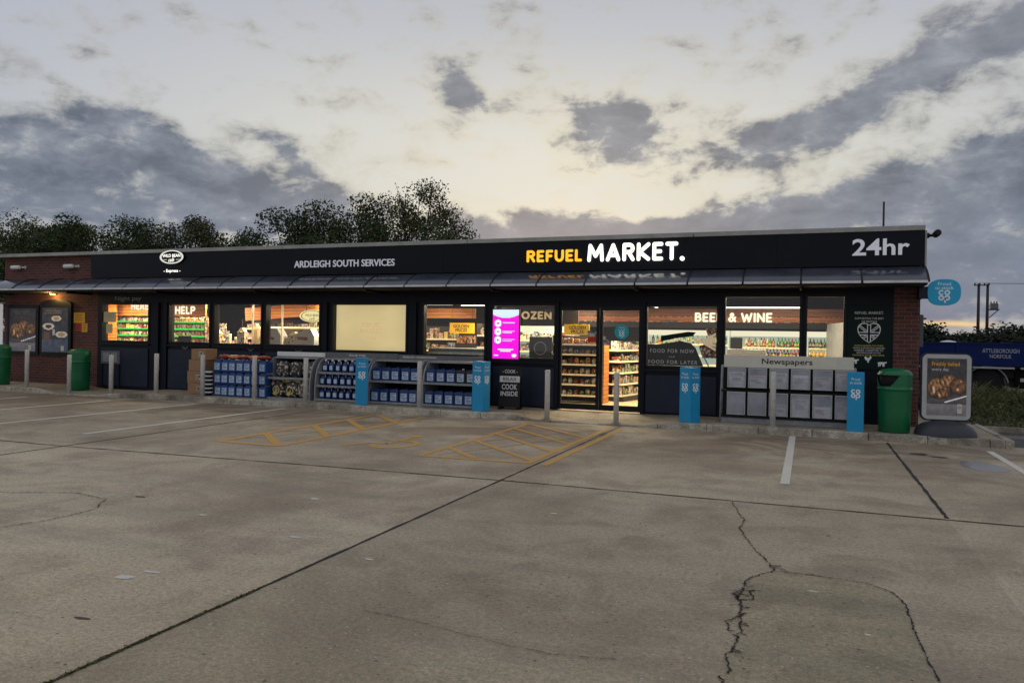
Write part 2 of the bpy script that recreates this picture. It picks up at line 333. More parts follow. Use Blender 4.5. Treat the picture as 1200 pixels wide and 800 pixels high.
# ------------------------------------------------------------------ mesh building
class MB:
    def __init__(s): s.v = []; s.f = []; s.m = []; s.sm = []; s.cur = 0; s.smooth = False
    def face(s, idx): s.f.append(idx); s.m.append(s.cur); s.sm.append(s.smooth)
    def poly(s, pts):
        i = len(s.v); s.v += [tuple(p) for p in pts]; s.face(list(range(i, i + len(pts)))); return s
    def box(s, x0, x1, y0, y1, z0, z1, M=None, c=0.0):
        if c > 0 and min(x1 - x0, y1 - y0, z1 - z0) > 2.2 * c:
            # chamfered box: bevel the vertical and horizontal edges
            bm = bmesh.new(); bmesh.ops.create_cube(bm, size=1)
            for v in bm.verts: v.co = Vector(((x0 + x1) / 2 + v.co.x * (x1 - x0), (y0 + y1) / 2 + v.co.y * (y1 - y0), (z0 + z1) / 2 + v.co.z * (z1 - z0)))
            bmesh.ops.bevel(bm, geom=bm.edges[:], offset=c, segments=2, profile=0.6, affect='EDGES')
            i = len(s.v); bm.verts.index_update()
            for v in bm.verts: s.v.append(tuple(M @ v.co if M else v.co))
            for f in bm.faces: s.face([i + v.index for v in f.verts])
            bm.free(); return s
        i = len(s.v)
        P = [(x0, y0, z0), (x1, y0, z0), (x1, y1, z0), (x0, y1, z0), (x0, y0, z1), (x1, y0, z1), (x1, y1, z1), (x0, y1, z1)]
        s.v += [tuple(M @ Vector(p)) if M else p for p in P]
        for q in ((0, 3, 2, 1), (4, 5, 6, 7), (0, 1, 5, 4), (1, 2, 6, 5), (2, 3, 7, 6), (3, 0, 4, 7)): s.face([i + k for k in q])
        return s
    def lathe(s, prof, n=24, c=(0, 0, 0), skip=None, cap=True, axis='Z'):
        i = len(s.v); sm = s.smooth; s.smooth = True
        def A(x, y, z):
            if axis == 'Z': return (c[0] + x, c[1] + y, c[2] + z)
            if axis == 'Y': return (c[0] + x, c[1] + z, c[2] + y)
            return (c[0] + z, c[1] + x, c[2] + y)
        for r, z in prof:
            for k in range(n):
                a = 2 * pi * k / n; s.v.append(A(r * cos(a), r * sin(a), z))
        for j in range(len(prof) - 1):
            for k in range(n):
                if skip and skip(j, 2 * pi * (k + .5) / n): continue
                k2 = (k + 1) % n
                s.face([i + j * n + k, i + j * n + k2, i + (j + 1) * n + k2, i + (j + 1) * n + k])
        s.smooth = False
        if cap:
            s.face([i + k for k in range(n)][::-1]); s.face([i + (len(prof) - 1) * n + k for k in range(n)])
        s.smooth = sm; return s
    def tube(s, pts, r, n=8, r2=None, cap=True):
        pts = [Vector(p) for p in pts]; i0 = len(s.v); sm = s.smooth; s.smooth = True
        for j, p in enumerate(pts):
            d = (pts[min(j + 1, len(pts) - 1)] - pts[max(j - 1, 0)]).normalized()
            a = d.cross(Vector((0, 0, 1)) if abs(d.z) < .9 else Vector((1, 0, 0))).normalized(); b = d.cross(a)
            rr = r if r2 is None else r + (r2 - r) * j / (len(pts) - 1)
            for k in range(n):
                t = 2 * pi * k / n; s.v.append(tuple(p + a * cos(t) * rr + b * sin(t) * rr))
        for j in range(len(pts) - 1):
            for k in range(n):
                k2 = (k + 1) % n; s.face([i0 + j * n + k, i0 + j * n + k2, i0 + (j + 1) * n + k2, i0 + (j + 1) * n + k])
        s.smooth = sm
        if cap: s.face([i0 + k for k in range(n)][::-1]); s.face([i0 + (len(pts) - 1) * n + k for k in range(n)])
        return s
    def prism(s, pts, y0, y1):      # pts (x,z) outline extruded along Y
        n = len(pts); i = len(s.v)
        s.v += [(x, y0, z) for x, z in pts] + [(x, y1, z) for x, z in pts]
        s.face([i + k for k in range(n)]); s.face([i + n + k for k in range(n)][::-1])
        for k in range(n): k2 = (k + 1) % n; s.face([i + k, i + n + k, i + n + k2, i + k2])
        return s
    def prism_x(s, pts, x0, x1):    # pts (y,z) outline extruded along X
        n = len(pts); i = len(s.v)
        s.v += [(x0, y, z) for y, z in pts] + [(x1, y, z) for y, z in pts]
        s.face([i + k for k in range(n)][::-1]); s.face([i + n + k for k in range(n)])
        for k in range(n): k2 = (k + 1) % n; s.face([i + k, i + k2, i + n + k2, i + n + k])
        return s
    def prism_z(s, pts, z0, z1):
        n = len(pts); i = len(s.v)
        s.v += [(x, y, z0) for x, y in pts] + [(x, y, z1) for x, y in pts]
        s.face([i + k for k in range(n)][::-1]); s.face([i + n + k for k in range(n)])
        for k in range(n): k2 = (k + 1) % n; s.face([i + k, i + k2, i + n + k2, i + n + k])
        return s
    def ring(s, cx, cz, r0, r1, y, a0=0, a1=2 * pi, n=28, sx=1.0):
        i = len(s.v); full = abs(a1 - a0 - 2 * pi) < 1e-6
        for k in range(n + 1):
            a = a0 + (a1 - a0) * k / n
            s.v.append((cx + r0 * cos(a) * sx, y, cz + r0 * sin(a))); s.v.append((cx + r1 * cos(a) * sx, y, cz + r1 * sin(a)))
        for k in range(n): s.face([i + 2 * k, i + 2 * k + 1, i + 2 * k + 3, i + 2 * k + 2])
        return s
    def disc(s, cx, cz, r, y, sx=1.0, n=32):
        return s.poly([(cx + r * cos(2 * pi * k / n) * sx, y, cz + r * sin(2 * pi * k / n)) for k in range(n)])
def obj(name, mb, m, parent=None, loc=(0, 0, 0), rz=0.0, label=None):
    me = bpy.data.meshes.new(name); me.from_pydata(mb.v, [], mb.f)
    for x in (m if isinstance(m, (list, tuple)) else [m]): me.materials.append(MATS[x])
    me.polygons.foreach_set('material_index', mb.m); me.polygons.foreach_set('use_smooth', mb.sm); me.update()
    o = bpy.data.objects.new(name, me); COL.objects.link(o); o.location = loc; o.rotation_euler = (0, 0, rz)
    if parent: o.parent = parent
    if label: o['label'] = label
    return o
def thing(name, label, cat, loc=(0, 0, 0), rz=0.0, group=None):
    o = bpy.data.objects.new(name, None); COL.objects.link(o); o.location = loc; o.rotation_euler = (0, 0, rz)
    o.empty_display_size = 0.2
    o['label'] = label; o['category'] = cat
    if group: o['group'] = group
    return o
def tag(o, label, cat, group=None):
    o['label'] = label; o['category'] = cat
    if group: o['group'] = group
    return o
def struct(name, mb, m, loc=(0, 0, 0)):
    o = obj(name, mb, m, None, loc); o['kind'] = 'structure'; return o
def kids(o): return [c for c in bpy.data.objects if c.parent == o]
def dup(root, loc, rz=0.0, label=None, group=None, chmap={}):
    r = root.copy(); COL.objects.link(r); r.location = loc; r.rotation_euler = (0, 0, rz)
    if label: r['label'] = label
    if group: r['group'] = group
    for ch in root_kids(root):
        c = ch.copy(); COL.objects.link(c); c.parent = r
        for g in root_kids(ch):
            d = g.copy(); COL.objects.link(d); d.parent = c
    return r
def root_kids(o): return list(o.children)
_fc = {}
def textmesh(body, w, h, bold=0.0, depth=0.0, shear=0.0, space=1.0):
    """letters as a mesh in the XZ plane, centred, facing -Y, fitted to w x h"""
    key = (body, w, h, bold, depth, shear, space)
    if key in _fc: return _fc[key]
    cu = bpy.data.curves.new('lettering', 'FONT'); cu.body = body; cu.align_x = 'CENTER'; cu.align_y = 'CENTER'
    cu.offset = bold; cu.shear = shear; cu.space_character = space; cu.resolution_u = 3; cu.space_line = 0.85
    o = bpy.data.objects.new('lettering', cu); COL.objects.link(o)
    dg = bpy.context.evaluated_depsgraph_get(); me = bpy.data.meshes.new_from_object(o.evaluated_get(dg))
    bpy.data.objects.remove(o); bpy.data.curves.remove(cu)
    vs = [v.co.copy() for v in me.vertices]; fs = [list(p.vertices) for p in me.polygons]; bpy.data.meshes.remove(me)
    x0 = min(v.x for v in vs); x1 = max(v.x for v in vs); y0 = min(v.y for v in vs); y1 = max(v.y for v in vs)
    kx = w / (x1 - x0); ky = (h / (y1 - y0)) if h else kx
    P = [((v.x - (x0 + x1) / 2) * kx, 0.0, (v.y - (y0 + y1) / 2) * ky) for v in vs]
    mb = MB(); mb.v = P
    for f in fs: mb.face(f)
    if depth:
        n = len(P); mb.v = P + [(x, depth, z) for x, y, z in P]
        ec = {}
        for f in fs:
            for a, b in zip(f, f[1:] + f[:1]): ec[(a, b)] = 1
        for (a, b) in list(ec):
            if (b, a) not in ec: mb.face([b, a, a + n, b + n])
    _fc[key] = mb; return mb
def _arc(cx, cy, rx, ry, a0, a1, n=8): return [(cx + rx * cos(radians(a0 + (a1 - a0) * k / n)), cy + ry * sin(radians(a0 + (a1 - a0) * k / n))) for k in range(n + 1)]
GL = {'E': (.62, [[(1, 1), (0, 1), (0, 0), (1, 0)], [(0, .5), (.85, .5)]]), 'F': (.6, [[(1, 1), (0, 1), (0, 0)], [(0, .5), (.85, .5)]]), 'L': (.58, [[(0, 1), (0, 0), (1, 0)]]),
      'T': (.72, [[(0, 1), (1, 1)], [(.5, 1), (.5, 0)]]), 'H': (.76, [[(0, 0), (0, 1)], [(1, 0), (1, 1)], [(0, .5), (1, .5)]]), 'I': (.22, [[(.5, 0), (.5, 1)]]),
      'N': (.8, [[(0, 0), (0, 1), (1, 0), (1, 1)]]), 'M': (1.0, [[(0, 0), (.08, 1), (.5, .28), (.92, 1), (1, 0)]]), 'W': (1.15, [[(0, 1), (.25, 0), (.5, .85), (.75, 0), (1, 1)]]),
      'A': (.86, [[(0, 0), (.5, 1), (1, 0)], [(.2, .3), (.8, .3)]]), 'K': (.78, [[(0, 0), (0, 1)], [(1, 1), (.12, .48), (1, 0)]]), 'Z': (.68, [[(0, 1), (1, 1), (0, 0), (1, 0)]]),
      'R': (.72, [[(0, 0), (0, 1)] + _arc(.58, .75, .4, .25, 90, -90) + [(.0, .5)], [(.5, .5), (1, 0)]]), 'P': (.7, [[(0, 0), (0, 1)] + _arc(.58, .74, .42, .26, 90, -90) + [(0, .48)]]),
      'B': (.7, [[(0, 0), (0, 1)] + _arc(.5, .77, .38, .23, 90, -90) + [(.0, .54)], [(.5, .54)] + _arc(.55, .27, .45, .27, 90, -90) + [(0, 0)]]),
      'U': (.76, [[(0, 1)] + _arc(.5, .4, .5, .4, 180, 360, 12) + [(1, 1)]]), 'O': (.92, [_arc(.5, .5, .5, .5, 0, 360, 24)]),
      '&': (.82, [[(1, 0), (.28, .72), (.26, .9), (.42, 1), (.62, .95), (.66, .78), (.5, .62), (.1, .42), (.0, .22), (.12, .05), (.36, 0), (.62, .08), (.95, .48)]]), ' ': (.35, [])}
def bold(name, body, w, h, m, loc, parent, th=.2, gap=.09, depth=0.0, rnd=True):
    mb = MB(); X = 0; ly = 0
    for ch in body:
        wd, st = GL[ch]
        for pl in st:
            P = [(X + th / 2 + x * (wd - th), th / 2 + y * (1 - th)) for x, y in pl]
            for a, b in zip(P[:-1], P[1:]):
                d = hypot(b[0] - a[0], b[1] - a[1]) or 1; nx, ny = -(b[1] - a[1]) / d * th / 2, (b[0] - a[0]) / d * th / 2; ly += 1; y = -.0002 * (ly % 16)
                mb.poly([(a[0] + nx, y, a[1] + ny), (a[0] - nx, y, a[1] - ny), (b[0] - nx, y, b[1] - ny), (b[0] + nx, y, b[1] + ny)])
            for p in P: ly += 1; mb.disc(p[0], p[1], th / 2, -.0002 * (ly % 16), n=12)
        X += wd + (gap if ch != ' ' else 0)
    X -= gap; k = w / X
    mb.v = [((x - X / 2) * k, y, (z - .5) * h) for x, y, z in mb.v]
    return obj(name, mb, m, parent, loc)
def text(name, body, w, h, m, loc, parent=None, bold=0.0, depth=0.0, rz=0.0, shear=0.0, space=1.0, label=None):
    return obj(name, textmesh(body, w, h, bold, depth, shear, space), m, parent, loc, rz, label)
def raster(name, x0, x1, z0, z1, nx, nz, fn, m, parent=None, y=0.0, loc=(0, 0, 0), rz=0.0):
    """a flat printed sheet whose picture is per-corner colour; fn(u,v) -> (r,g,b) in 0..255 or None (no print)"""
    mb = MB(); cols = []
    for j in range(nz):
        for i in range(nx):
            c = fn((i + .5) / nx, (j + .5) / nz)
            if c is None: continue
            xa = x0 + (x1 - x0) * i / nx; xb = x0 + (x1 - x0) * (i + 1) / nx
            za = z0 + (z1 - z0) * j / nz; zb = z0 + (z1 - z0) * (j + 1) / nz
            mb.poly([(xa, y, za), (xb, y, za), (xb, y, zb), (xa, y, zb)]); cols.append(rgb(*[max(0, min(255, q)) for q in c]))
    o = obj(name, mb, m, parent, loc, rz)
    ca = o.data.color_attributes.new('Col', 'FLOAT_COLOR', 'CORNER'); k = 0
    buf = []
    for c in cols: buf += list(c) * 4
    ca.data.foreach_set('color', buf); return o
def coop_mark(mb, cx, cz, s, y):
    """the four-ring cloverleaf: c o / o p"""
    r1 = 0.25 * s; r0 = 0.11 * s; d = 0.25 * s
    mb.ring(cx - d, cz + d, r0, r1, y, radians(38), radians(322))
    mb.ring(cx + d, cz + d, r0, r1, y); mb.ring(cx - d, cz - d, r0, r1, y); mb.ring(cx + d, cz - d, r0, r1, y)
    mb.poly([(cx + 0.01 * s, y, cz - 0.72 * s), (cx + 0.14 * s, y, cz - 0.72 * s), (cx + 0.14 * s, y, cz - d), (cx + 0.01 * s, y, cz - d)])
    return mb

# ------------------------------------------------------------------ the ground
def ss(x, a, b):
    t = max(0, min(1, (x - a) / (b - a))); return t * t * (3 - 2 * t)
def drop(x):                                  # 1 where the pavement is dropped flush to the forecourt
    return max(ss(x, -18.9, -18.2) * (1 - ss(x, -16.9, -15.7)), ss(x, -5.6, -5.0) * (1 - ss(x, -2.9, -2.3)))
def pz(x, y=15.0):
    k = drop(x) * (1 - ss(y, 14.9, 16.1) * (0.8 if x > -10 else 0.3)); return 0.12 - 0.095 * k
s_ = MB(); s_.poly([(-500, -60, -.03), (500, -60, -.03), (500, 900, -.03), (-500, 900, -.03)])
struct('ground', s_, 'field')
s_ = MB(); s_.poly([(-60, -30, 0), (60, -30, 0), (60, 14.75, 0), (-60, 14.75, 0)]); struct('forecourt', s_, 'concrete')
s_ = MB(); s_.poly([(-60, 14.75, -.002), (60, 14.75, -.002), (60, 17.3, -.002), (-60, 17.3, -.002)])
s_.poly([(-60, 25.4, -.004), (60, 25.4, -.004), (60, 34, -.004), (-60, 34, -.004)])
struct('side_road', s_, 'asphalt')
def jagged(pts, w, amp, seed, step=0.06, z=0.004, wvar=0.5):
    rr = random.Random(seed); mb = MB(); P = []
    for (a, b) in zip(pts[:-1], pts[1:]):
        n = max(2, int(hypot(b[0] - a[0], b[1] - a[1]) / step))
        for k in range(n): P.append((a[0] + (b[0] - a[0]) * k / n, a[1] + (b[1] - a[1]) * k / n))
    P.append(pts[-1]); L = []; off = 0
    for i, p in enumerate(P):
        q = P[min(i + 1, len(P) - 1)]; o = P[max(i - 1, 0)]; d = hypot(q[0] - o[0], q[1] - o[1]) or 1
        nx, ny = -(q[1] - o[1]) / d, (q[0] - o[0]) / d
        off = off * 0.72 + rr.uniform(-amp, amp); ww = w * (1 - wvar + rr.random() * 2 * wvar) / 2
        L.append(((p[0] + nx * (off + ww), p[1] + ny * (off + ww), z), (p[0] + nx * (off - ww), p[1] + ny * (off - ww), z)))
    for a, b in zip(L[:-1], L[1:]): mb.poly([a[0], b[0], b[1], a[1]])
    return mb
Z1 = 0.004
# expansion joints between the cast slabs
struct('slab_joint', jagged([(-3.29, -8), (-3.29, 14.5)], 0.026, 0.002, 1, 0.12, Z1, 0.35), 'joint_dark')
struct('slab_joint', jagged([(1.27, 8.4), (1.27, 14.4)], 0.036, 0.002, 2, 0.12, Z1, 0.35), 'joint_dark')
struct('slab_joint', jagged([(-9.86, -8), (-9.87, 8.1), (-9.95, 14.4)], 0.03, 0.002, 3, 0.12, Z1, 0.4), 'joint_dark')
struct('slab_joint', jagged([(-26, 8.15), (-9.85, 8.1), (-5.4, 8.3), (-3.28, 8.36)], 0.026, 0.002, 4, 0.12, Z1 + .001, 0.4), 'joint_dark')
struct('slab_joint', jagged([(-3.28, 8.37), (1.27, 8.33), (14, 8.25)], 0.026, 0.002, 5, 0.12, Z1 + .001, 0.35), 'joint_dark')
# moss growing in the near end of the long joint
mo = MB(); rr = random.Random(5)
for i in range(1100):
    t = rr.random() ** 2; y = 2.0 + t * 2.2; x = -3.29 + rr.gauss(0, 0.009)
    a = rr.uniform(0, pi); l = rr.uniform(.004, .014); h = rr.uniform(.002, .008)
    mo.poly([(x - cos(a) * l, y - sin(a) * l, .004), (x + cos(a) * l, y + sin(a) * l, .004), (x + rr.uniform(-.008, .008), y + rr.uniform(-.008, .008), .004 + h)])
o = obj('joint_moss', mo, 'moss'); o['kind'] = 'stuff'; tag(o, 'green moss growing in the near end of the long slab joint', 'moss')
# cracks, the repair patch and stains
pt = [(-.19, 5.95), (.10, 5.93), (.42, 5.86), (.56, 5.72), (.61, 5.5), (.60, 4.87), (.62, 4.45), (.64, 4.2), (.66, -2), (-.36, -2), (-.35, 3.88), (-.35, 4.33), (-.33, 4.75), (-.39, 5.21), (-.33, 5.7)]
s_ = MB(); s_.poly([(x, y, .003) for x, y in pt]); struct('repair_patch', s_, 'concrete_patch')
def crack(pts, w, amp, seed, wv=.95): struct('crack', jagged(pts, w, amp, seed, 0.014, 0.0075, wv), 'joint_dark')
crack([(-.7, 8.3), (-.62, 7.9), (-.51, 7.47), (-.53, 7.11), (-.36, 6.44), (-.21, 6.01)], .008, .008, 11)
crack([(-.24, 6.05), (-.17, 5.93), (-.33, 5.72), (-.39, 5.21), (-.33, 4.75), (-.35, 4.33), (-.36, 3.88), (-.37, 3.2), (-.36, 2)], .010, .012, 12, 1.0)
crack([(-.37, 5.4), (-.42, 5.28), (-.38, 5.15), (-.3, 5.2), (-.33, 5.36), (-.3, 5.4)], .011, .007, 13)
crack([(-.33, 4.9), (-.42, 4.72), (-.38, 4.55), (-.33, 4.5)], .010, .009, 14)
crack([(-.17, 5.91), (.1, 5.92), (.42, 5.86), (.56, 5.72), (.61, 5.5), (.60, 4.87), (.62, 4.45), (.64, 4.2), (.66, 3)], .008, .006, 15)
rc = random.Random(77)
for k in range(26):                            # chipped edge of the wide crack
    y = rc.uniform(4.2, 5.55); x = -.335 - .05 * max(0, 1 - abs(y - 5.2) / .5) + rc.uniform(-.012, .012); a = rc.choice((0, pi)) + rc.uniform(-.6, .6); L = rc.uniform(.02, .06)
    crack([(x, y), (x + cos(a) * L * .6, y + sin(a) * L * .5), (x + cos(a) * L, y + sin(a) * L + rc.uniform(-.015, .015))], rc.uniform(.003, .008), .004, 600 + k)
crack([(-.24, 6.05), (-.15, 6.07), (-.2, 6.01), (-.12, 5.97)], .012, .006, 640)
crack([(-2.47, 4.05), (-2.13, 4.02), (-1.78, 3.95), (-1.45, 3.89), (-1.2, 3.87), (-.9, 3.95)], .004, .005, 16)
crack([(-7.6, 4.5), (-6.7, 4.35), (-6.25, 4.55), (-6.12, 4.9), (-6.12, 5.35), (-6.4, 5.72), (-6.9, 5.82), (-7.4, 5.6), (-8.4, 5.3)], .009, .008, 17)
def blob(name, cx, cy, rx, ry, seed, m, z=0.0035, n=40, ja=.35):
    rr = random.Random(seed); ph = [rr.uniform(0, 6.28) for _ in range(5)]
    s = MB(); s.poly([(cx + rx * (1 + ja * sum(sin(k * 2 * pi * i / n + ph[k - 1]) / k for k in (1, 2, 3, 5)) / 2) * cos(2 * pi * i / n),
                       cy + ry * (1 + ja * sum(sin(k * 2 * pi * i / n + ph[k - 1]) / k for k in (1, 2, 3, 5)) / 2) * sin(2 * pi * i / n), z) for i in range(n)])
    return struct(name, s, m)
blob('puddle', 2.22, 12.2, .27, .45, 3, 'puddle_water')
blob('puddle', 3.9, 16.3, .8, .35, 8, 'puddle_water')
blob('puddle', 1.35, 15.9, .02, .02, 8, 'puddle_water', z=.13) if 0 else None
for i, (cx, cy, rx, ry) in enumerate([(1.62, 13.1, .12, .10), (1.8, 12.9, .14, .06), (-6.2, 5.95, .05, .025), (-3.86, 3.3, .05, .014), (.2, 7.2, .02, .008)]):
    blob('oil_stain', cx, cy, rx, ry, 20 + i, 'stain_dark', ja=.8)
for i, (cx, cy, rx, ry) in enumerate([(-4.26, 3.98, .07, .035), (-4.2, 4.13, .06, .02), (-3.85, 5.3, .05, .018), (-4.6, 6.6, .05, .03), (-3.0, 5.0, .04, .015), (-5.1, 5.6, .04, .02), (-2.2, 7.0, .03, .02), (.05, 5.55, .03, .012), (.35, 4.85, .015, .012)]):
    blob('pale_scuff', cx, cy, rx, ry, 40 + i, 'paint_white', ja=.7)
rr = random.Random(21); lit = MB()
for i in range(130):
    y = 3 + 11 * rr.random() ** 1.3; x = rr.uniform(-.75, .25) * y; a = rr.uniform(0, pi); l = rr.uniform(.006, .02)
    lit.poly([(x + l * cos(a + k * 1.57) * (1 if k % 2 else .4), y + l * sin(a + k * 1.57) * (1 if k % 2 else .4), .005 + .003 * k) for k in range(4)])
o = obj('scattered_grit', lit, ['grey_mid']); o['kind'] = 'stuff'; tag(o, 'tiny chips and grit scattered over the forecourt concrete', 'grit')
# painted markings
def line(name, x0, y0, x1, y1, w, m, z=Z1):
    d = hypot(x1 - x0, y1 - y0); nx, ny = -(y1 - y0) / d * w / 2, (x1 - x0) / d * w / 2
    s = MB(); s.poly([(x0 + nx, y0 + ny, z), (x0 - nx, y0 - ny, z), (x1 - nx, y1 - ny, z), (x1 + nx, y1 + ny, z)]); return struct(name, s, m)
line('bay_line', -.22, 9.6, -.22, 14.55, .105, 'paint_white')
line('bay_line', 2.68, 9.3, 2.68, 14.0, .10, 'paint_white')
line('bay_line', 3.45, 11.5, 3.45, 14.3, .22, 'paint_white')
line('bay_line', 3.35, 14.85, 5.5, 14.85, .12, 'paint_white')
for x, a, b in ((-10.77, 9.2, 14.3), (-13.16, 9.2, 14.2), (-15.43, 9.4, 13.9), (-17.8, 9.6, 13.6)): line('bay_line', x, a, x, b, .115, 'paint_white')
def marking(name, segs, w, m):
    mb = MB()
    for k, (x0, y0, x1, y1) in enumerate(segs):
        d = hypot(x1 - x0, y1 - y0); nx, ny = -(y1 - y0) / d * w / 2, (x1 - x0) / d * w / 2; z = Z1 + .0004 * k
        mb.poly([(x0 + nx, y0 + ny, z), (x0 - nx, y0 - ny, z), (x1 - nx, y1 - ny, z), (x1 + nx, y1 + ny, z)])
    return struct(name, mb, m)
marking('hatched_marking', [(-8.36, 9.5, -8.36, 14.0), (-7.24, 9.5, -7.24, 14.1), (-8.36, 9.5, -7.24, 9.5), (-8.34, 10.6, -7.28, 9.52), (-8.36, 11.95, -7.26, 10.75), (-8.3, 13.0, -7.26, 11.85), (-8.2, 14.0, -7.3, 13.05)], .125, 'paint_yellow')
marking('hatched_marking', [(-4.98, 9.6, -4.98, 14.1), (-3.42, 9.65, -3.42, 14.3), (-4.98, 9.6, -3.42, 9.68), (-4.96, 10.5, -4.2, 9.72), (-4.94, 11.4, -3.45, 9.9), (-4.92, 12.35, -3.45, 10.8), (-4.92, 13.2, -3.45, 11.7), (-4.9, 14.0, -3.45, 12.6)], .10, 'paint_yellow')
line('bay_line', -3.17, 9.6, -3.17, 14.1, .10, 'paint_yellow')
marking('faint_marking', [(-8.25, 9.95, -7.3, 12.1), (-8.3, 11.3, -7.3, 13.4), (-4.8, 9.8, -3.6, 12.4), (-4.8, 11.3, -3.6, 13.7)], .05, 'paint_faint')
sy = MB()                                     # wheelchair symbol
cx, cy = -5.85, 10.45
def arc2(mb, cx, cy, r0, r1, a0, a1, n=20):
    for k in range(n):
        a, b = radians(a0 + (a1 - a0) * k / n), radians(a0 + (a1 - a0) * (k + 1) / n)
        mb.poly([(cx + r0 * cos(a), cy + r0 * sin(a) * 1.3, Z1), (cx + r1 * cos(a), cy + r1 * sin(a) * 1.3, Z1), (cx + r1 * cos(b), cy + r1 * sin(b) * 1.3, Z1), (cx + r0 * cos(b), cy + r0 * sin(b) * 1.3, Z1)])
arc2(sy, cx, cy, .27, .36, -150, 110)
for x0, y0, x1, y1, w in ((cx - .12, cy + .75, cx - .12, cy - .02, .09), (cx - .12, cy, cx - .42, cy - .05, .09), (cx - .42, cy - .05, cx - .62, cy - .5, .09), (cx - .12, cy + .35, cx - .4, cy + .35, .07)):
    d = hypot(x1 - x0, y1 - y0); nx, ny = -(y1 - y0) / d * w / 2, (x1 - x0) / d * w / 2
    sy.poly([(x0 + nx, y0 + ny, Z1 + .001), (x0 - nx, y0 - ny, Z1 + .001), (x1 - nx, y1 - ny, Z1 + .001), (x1 + nx, y1 + ny, Z1 + .001)])
sy.poly([(cx - .12 + .1 * cos(k * .5236), cy + .95 + .13 * sin(k * .5236), Z1 + .001) for k in range(12)])
struct('disabled_bay_symbol', sy, 'paint_yellow')

# pavement and kerb
pv = MB(); xs = [-26 + i * .2 for i in range(int(29.1 / .2) + 1)]; ys = [14.72, 14.95, 15.3, 15.7, 16.1, 16.6]
pv.smooth = True
idx = {}
for i, x in enumerate(xs):
    for j, y in enumerate(ys): idx[i, j] = len(pv.v); pv.v.append((x, y, pz(x, y)))
for i in range(len(xs) - 1):
    for j in range(len(ys) - 1): pv.face([idx[i, j], idx[i + 1, j], idx[i + 1, j + 1], idx[i, j + 1]])
pv.smooth = False
pv.box(2.0, 3.0, 16.6, 26, -.02, .12)
struct('pavement', pv, 'paving')
kb = MB(); x = -26.0; rr = random.Random(3)
while x < 3.0:
    L = .9; x1 = min(x + L, 3.02); n = 3
    z0 = [pz(x + (x1 - x) * k / n, 14.5) + .003 + rr.uniform(0, .004) for k in range(n + 1)]
    g = .006
    for k in range(n):
        a = x + (x1 - x) * k / n + (g if k == 0 else 0); b = x + (x1 - x) * (k + 1) / n - (g if k == n - 1 else 0)
        i = len(kb.v); za, zb = z0[k], z0[k + 1]; yb = 14.585; yf = 14.6
        kb.v += [(a, yb, -.02), (b, yb, -.02), (b, yf, zb - .015), (a, yf, za - .015), (a, yf + .015, za), (b, yf + .015, zb), (b, 14.72, zb), (a, 14.72, za), (a, 14.72, -.02), (b, 14.72, -.02)]
        for q in ((0, 1, 2, 3), (3, 2, 5, 4), (4, 5, 6, 7)): kb.face([i + t for t in q])
        if k == 0: kb.face([i, i + 3, i + 4, i + 7, i + 8])
        if k == n - 1: kb.face([i + 1, i + 9, i + 6, i + 5, i + 2])
    x = x1
kb.box(3.02, 3.14, 14.585, 26, -.02, .122)
struct('kerb', kb, 'kerbstone')
# grass verge beyond the side road
vk = MB(); x = 3.4
vk.box(-2, 40, 17.15, 17.29, -.02, .10); struct('verge_kerb', vk, 'kerbstone')
vg = MB(); vg.smooth = True; nx_, ny_ = 90, 30
for j in range(ny_ + 1):
    for i in range(nx_ + 1):
        X = 2.5 + 38 * i / nx_; Yv = 17.29 + 8 * j / ny_; e = min(1, (Yv - 17.29) / .8) * min(1, (25.3 - Yv) / .8)
        vg.v.append((X, Yv, .06 + e * (.16 + .16 * mnoise.noise(Vector((X * .7, Yv * .7, 3))))))
for j in range(ny_):
    for i in range(nx_): a = j * (nx_ + 1) + i; vg.face([a, a + 1, a + nx_ + 2, a + nx_ + 1])
struct('verge', vg, 'field')
gb = MB(); rr = random.Random(9)
for i in range(26000):
    X = 2.55 + rr.random() ** 1.5 * 11; Yv = 17.32 + rr.random() * 7.6
    e = min(1, (Yv - 17.29) / 1.2); cl = mnoise.noise(Vector((X * 1.3, Yv * 1.3, 9))) ; cl = max(0, cl + .45)
    h = e * cl * rr.uniform(.08, .55) + rr.uniform(.03, .10); z = .05 + e * .12
    a = rr.uniform(0, pi); w = rr.uniform(.006, .022); lx, ly = rr.uniform(-1.0, 1.0) * h, rr.uniform(-.7, .7) * h
    gb.poly([(X - cos(a) * w, Yv - sin(a) * w, z), (X + cos(a) * w, Yv + sin(a) * w, z), (X + lx * .5 + cos(a) * w * .8, Yv + ly * .5, z + h * .6), (X + lx, Yv + ly, z + h)])
    for _q in range(2):
        q = Vector((X + lx * .7, Yv + ly * .7, z + h * rr.uniform(.4, .9))); r = rr.uniform(.02, .05)
        gb.poly([q + Vector((rr.uniform(-r, r), rr.uniform(-r, r), rr.uniform(-r, r))) for _ in range(3)])
o = obj('verge_grass', gb, 'grass_blades'); o['kind'] = 'stuff'; tag(o, 'overgrown grass and weeds on the verge in front of the lorry', 'grass')

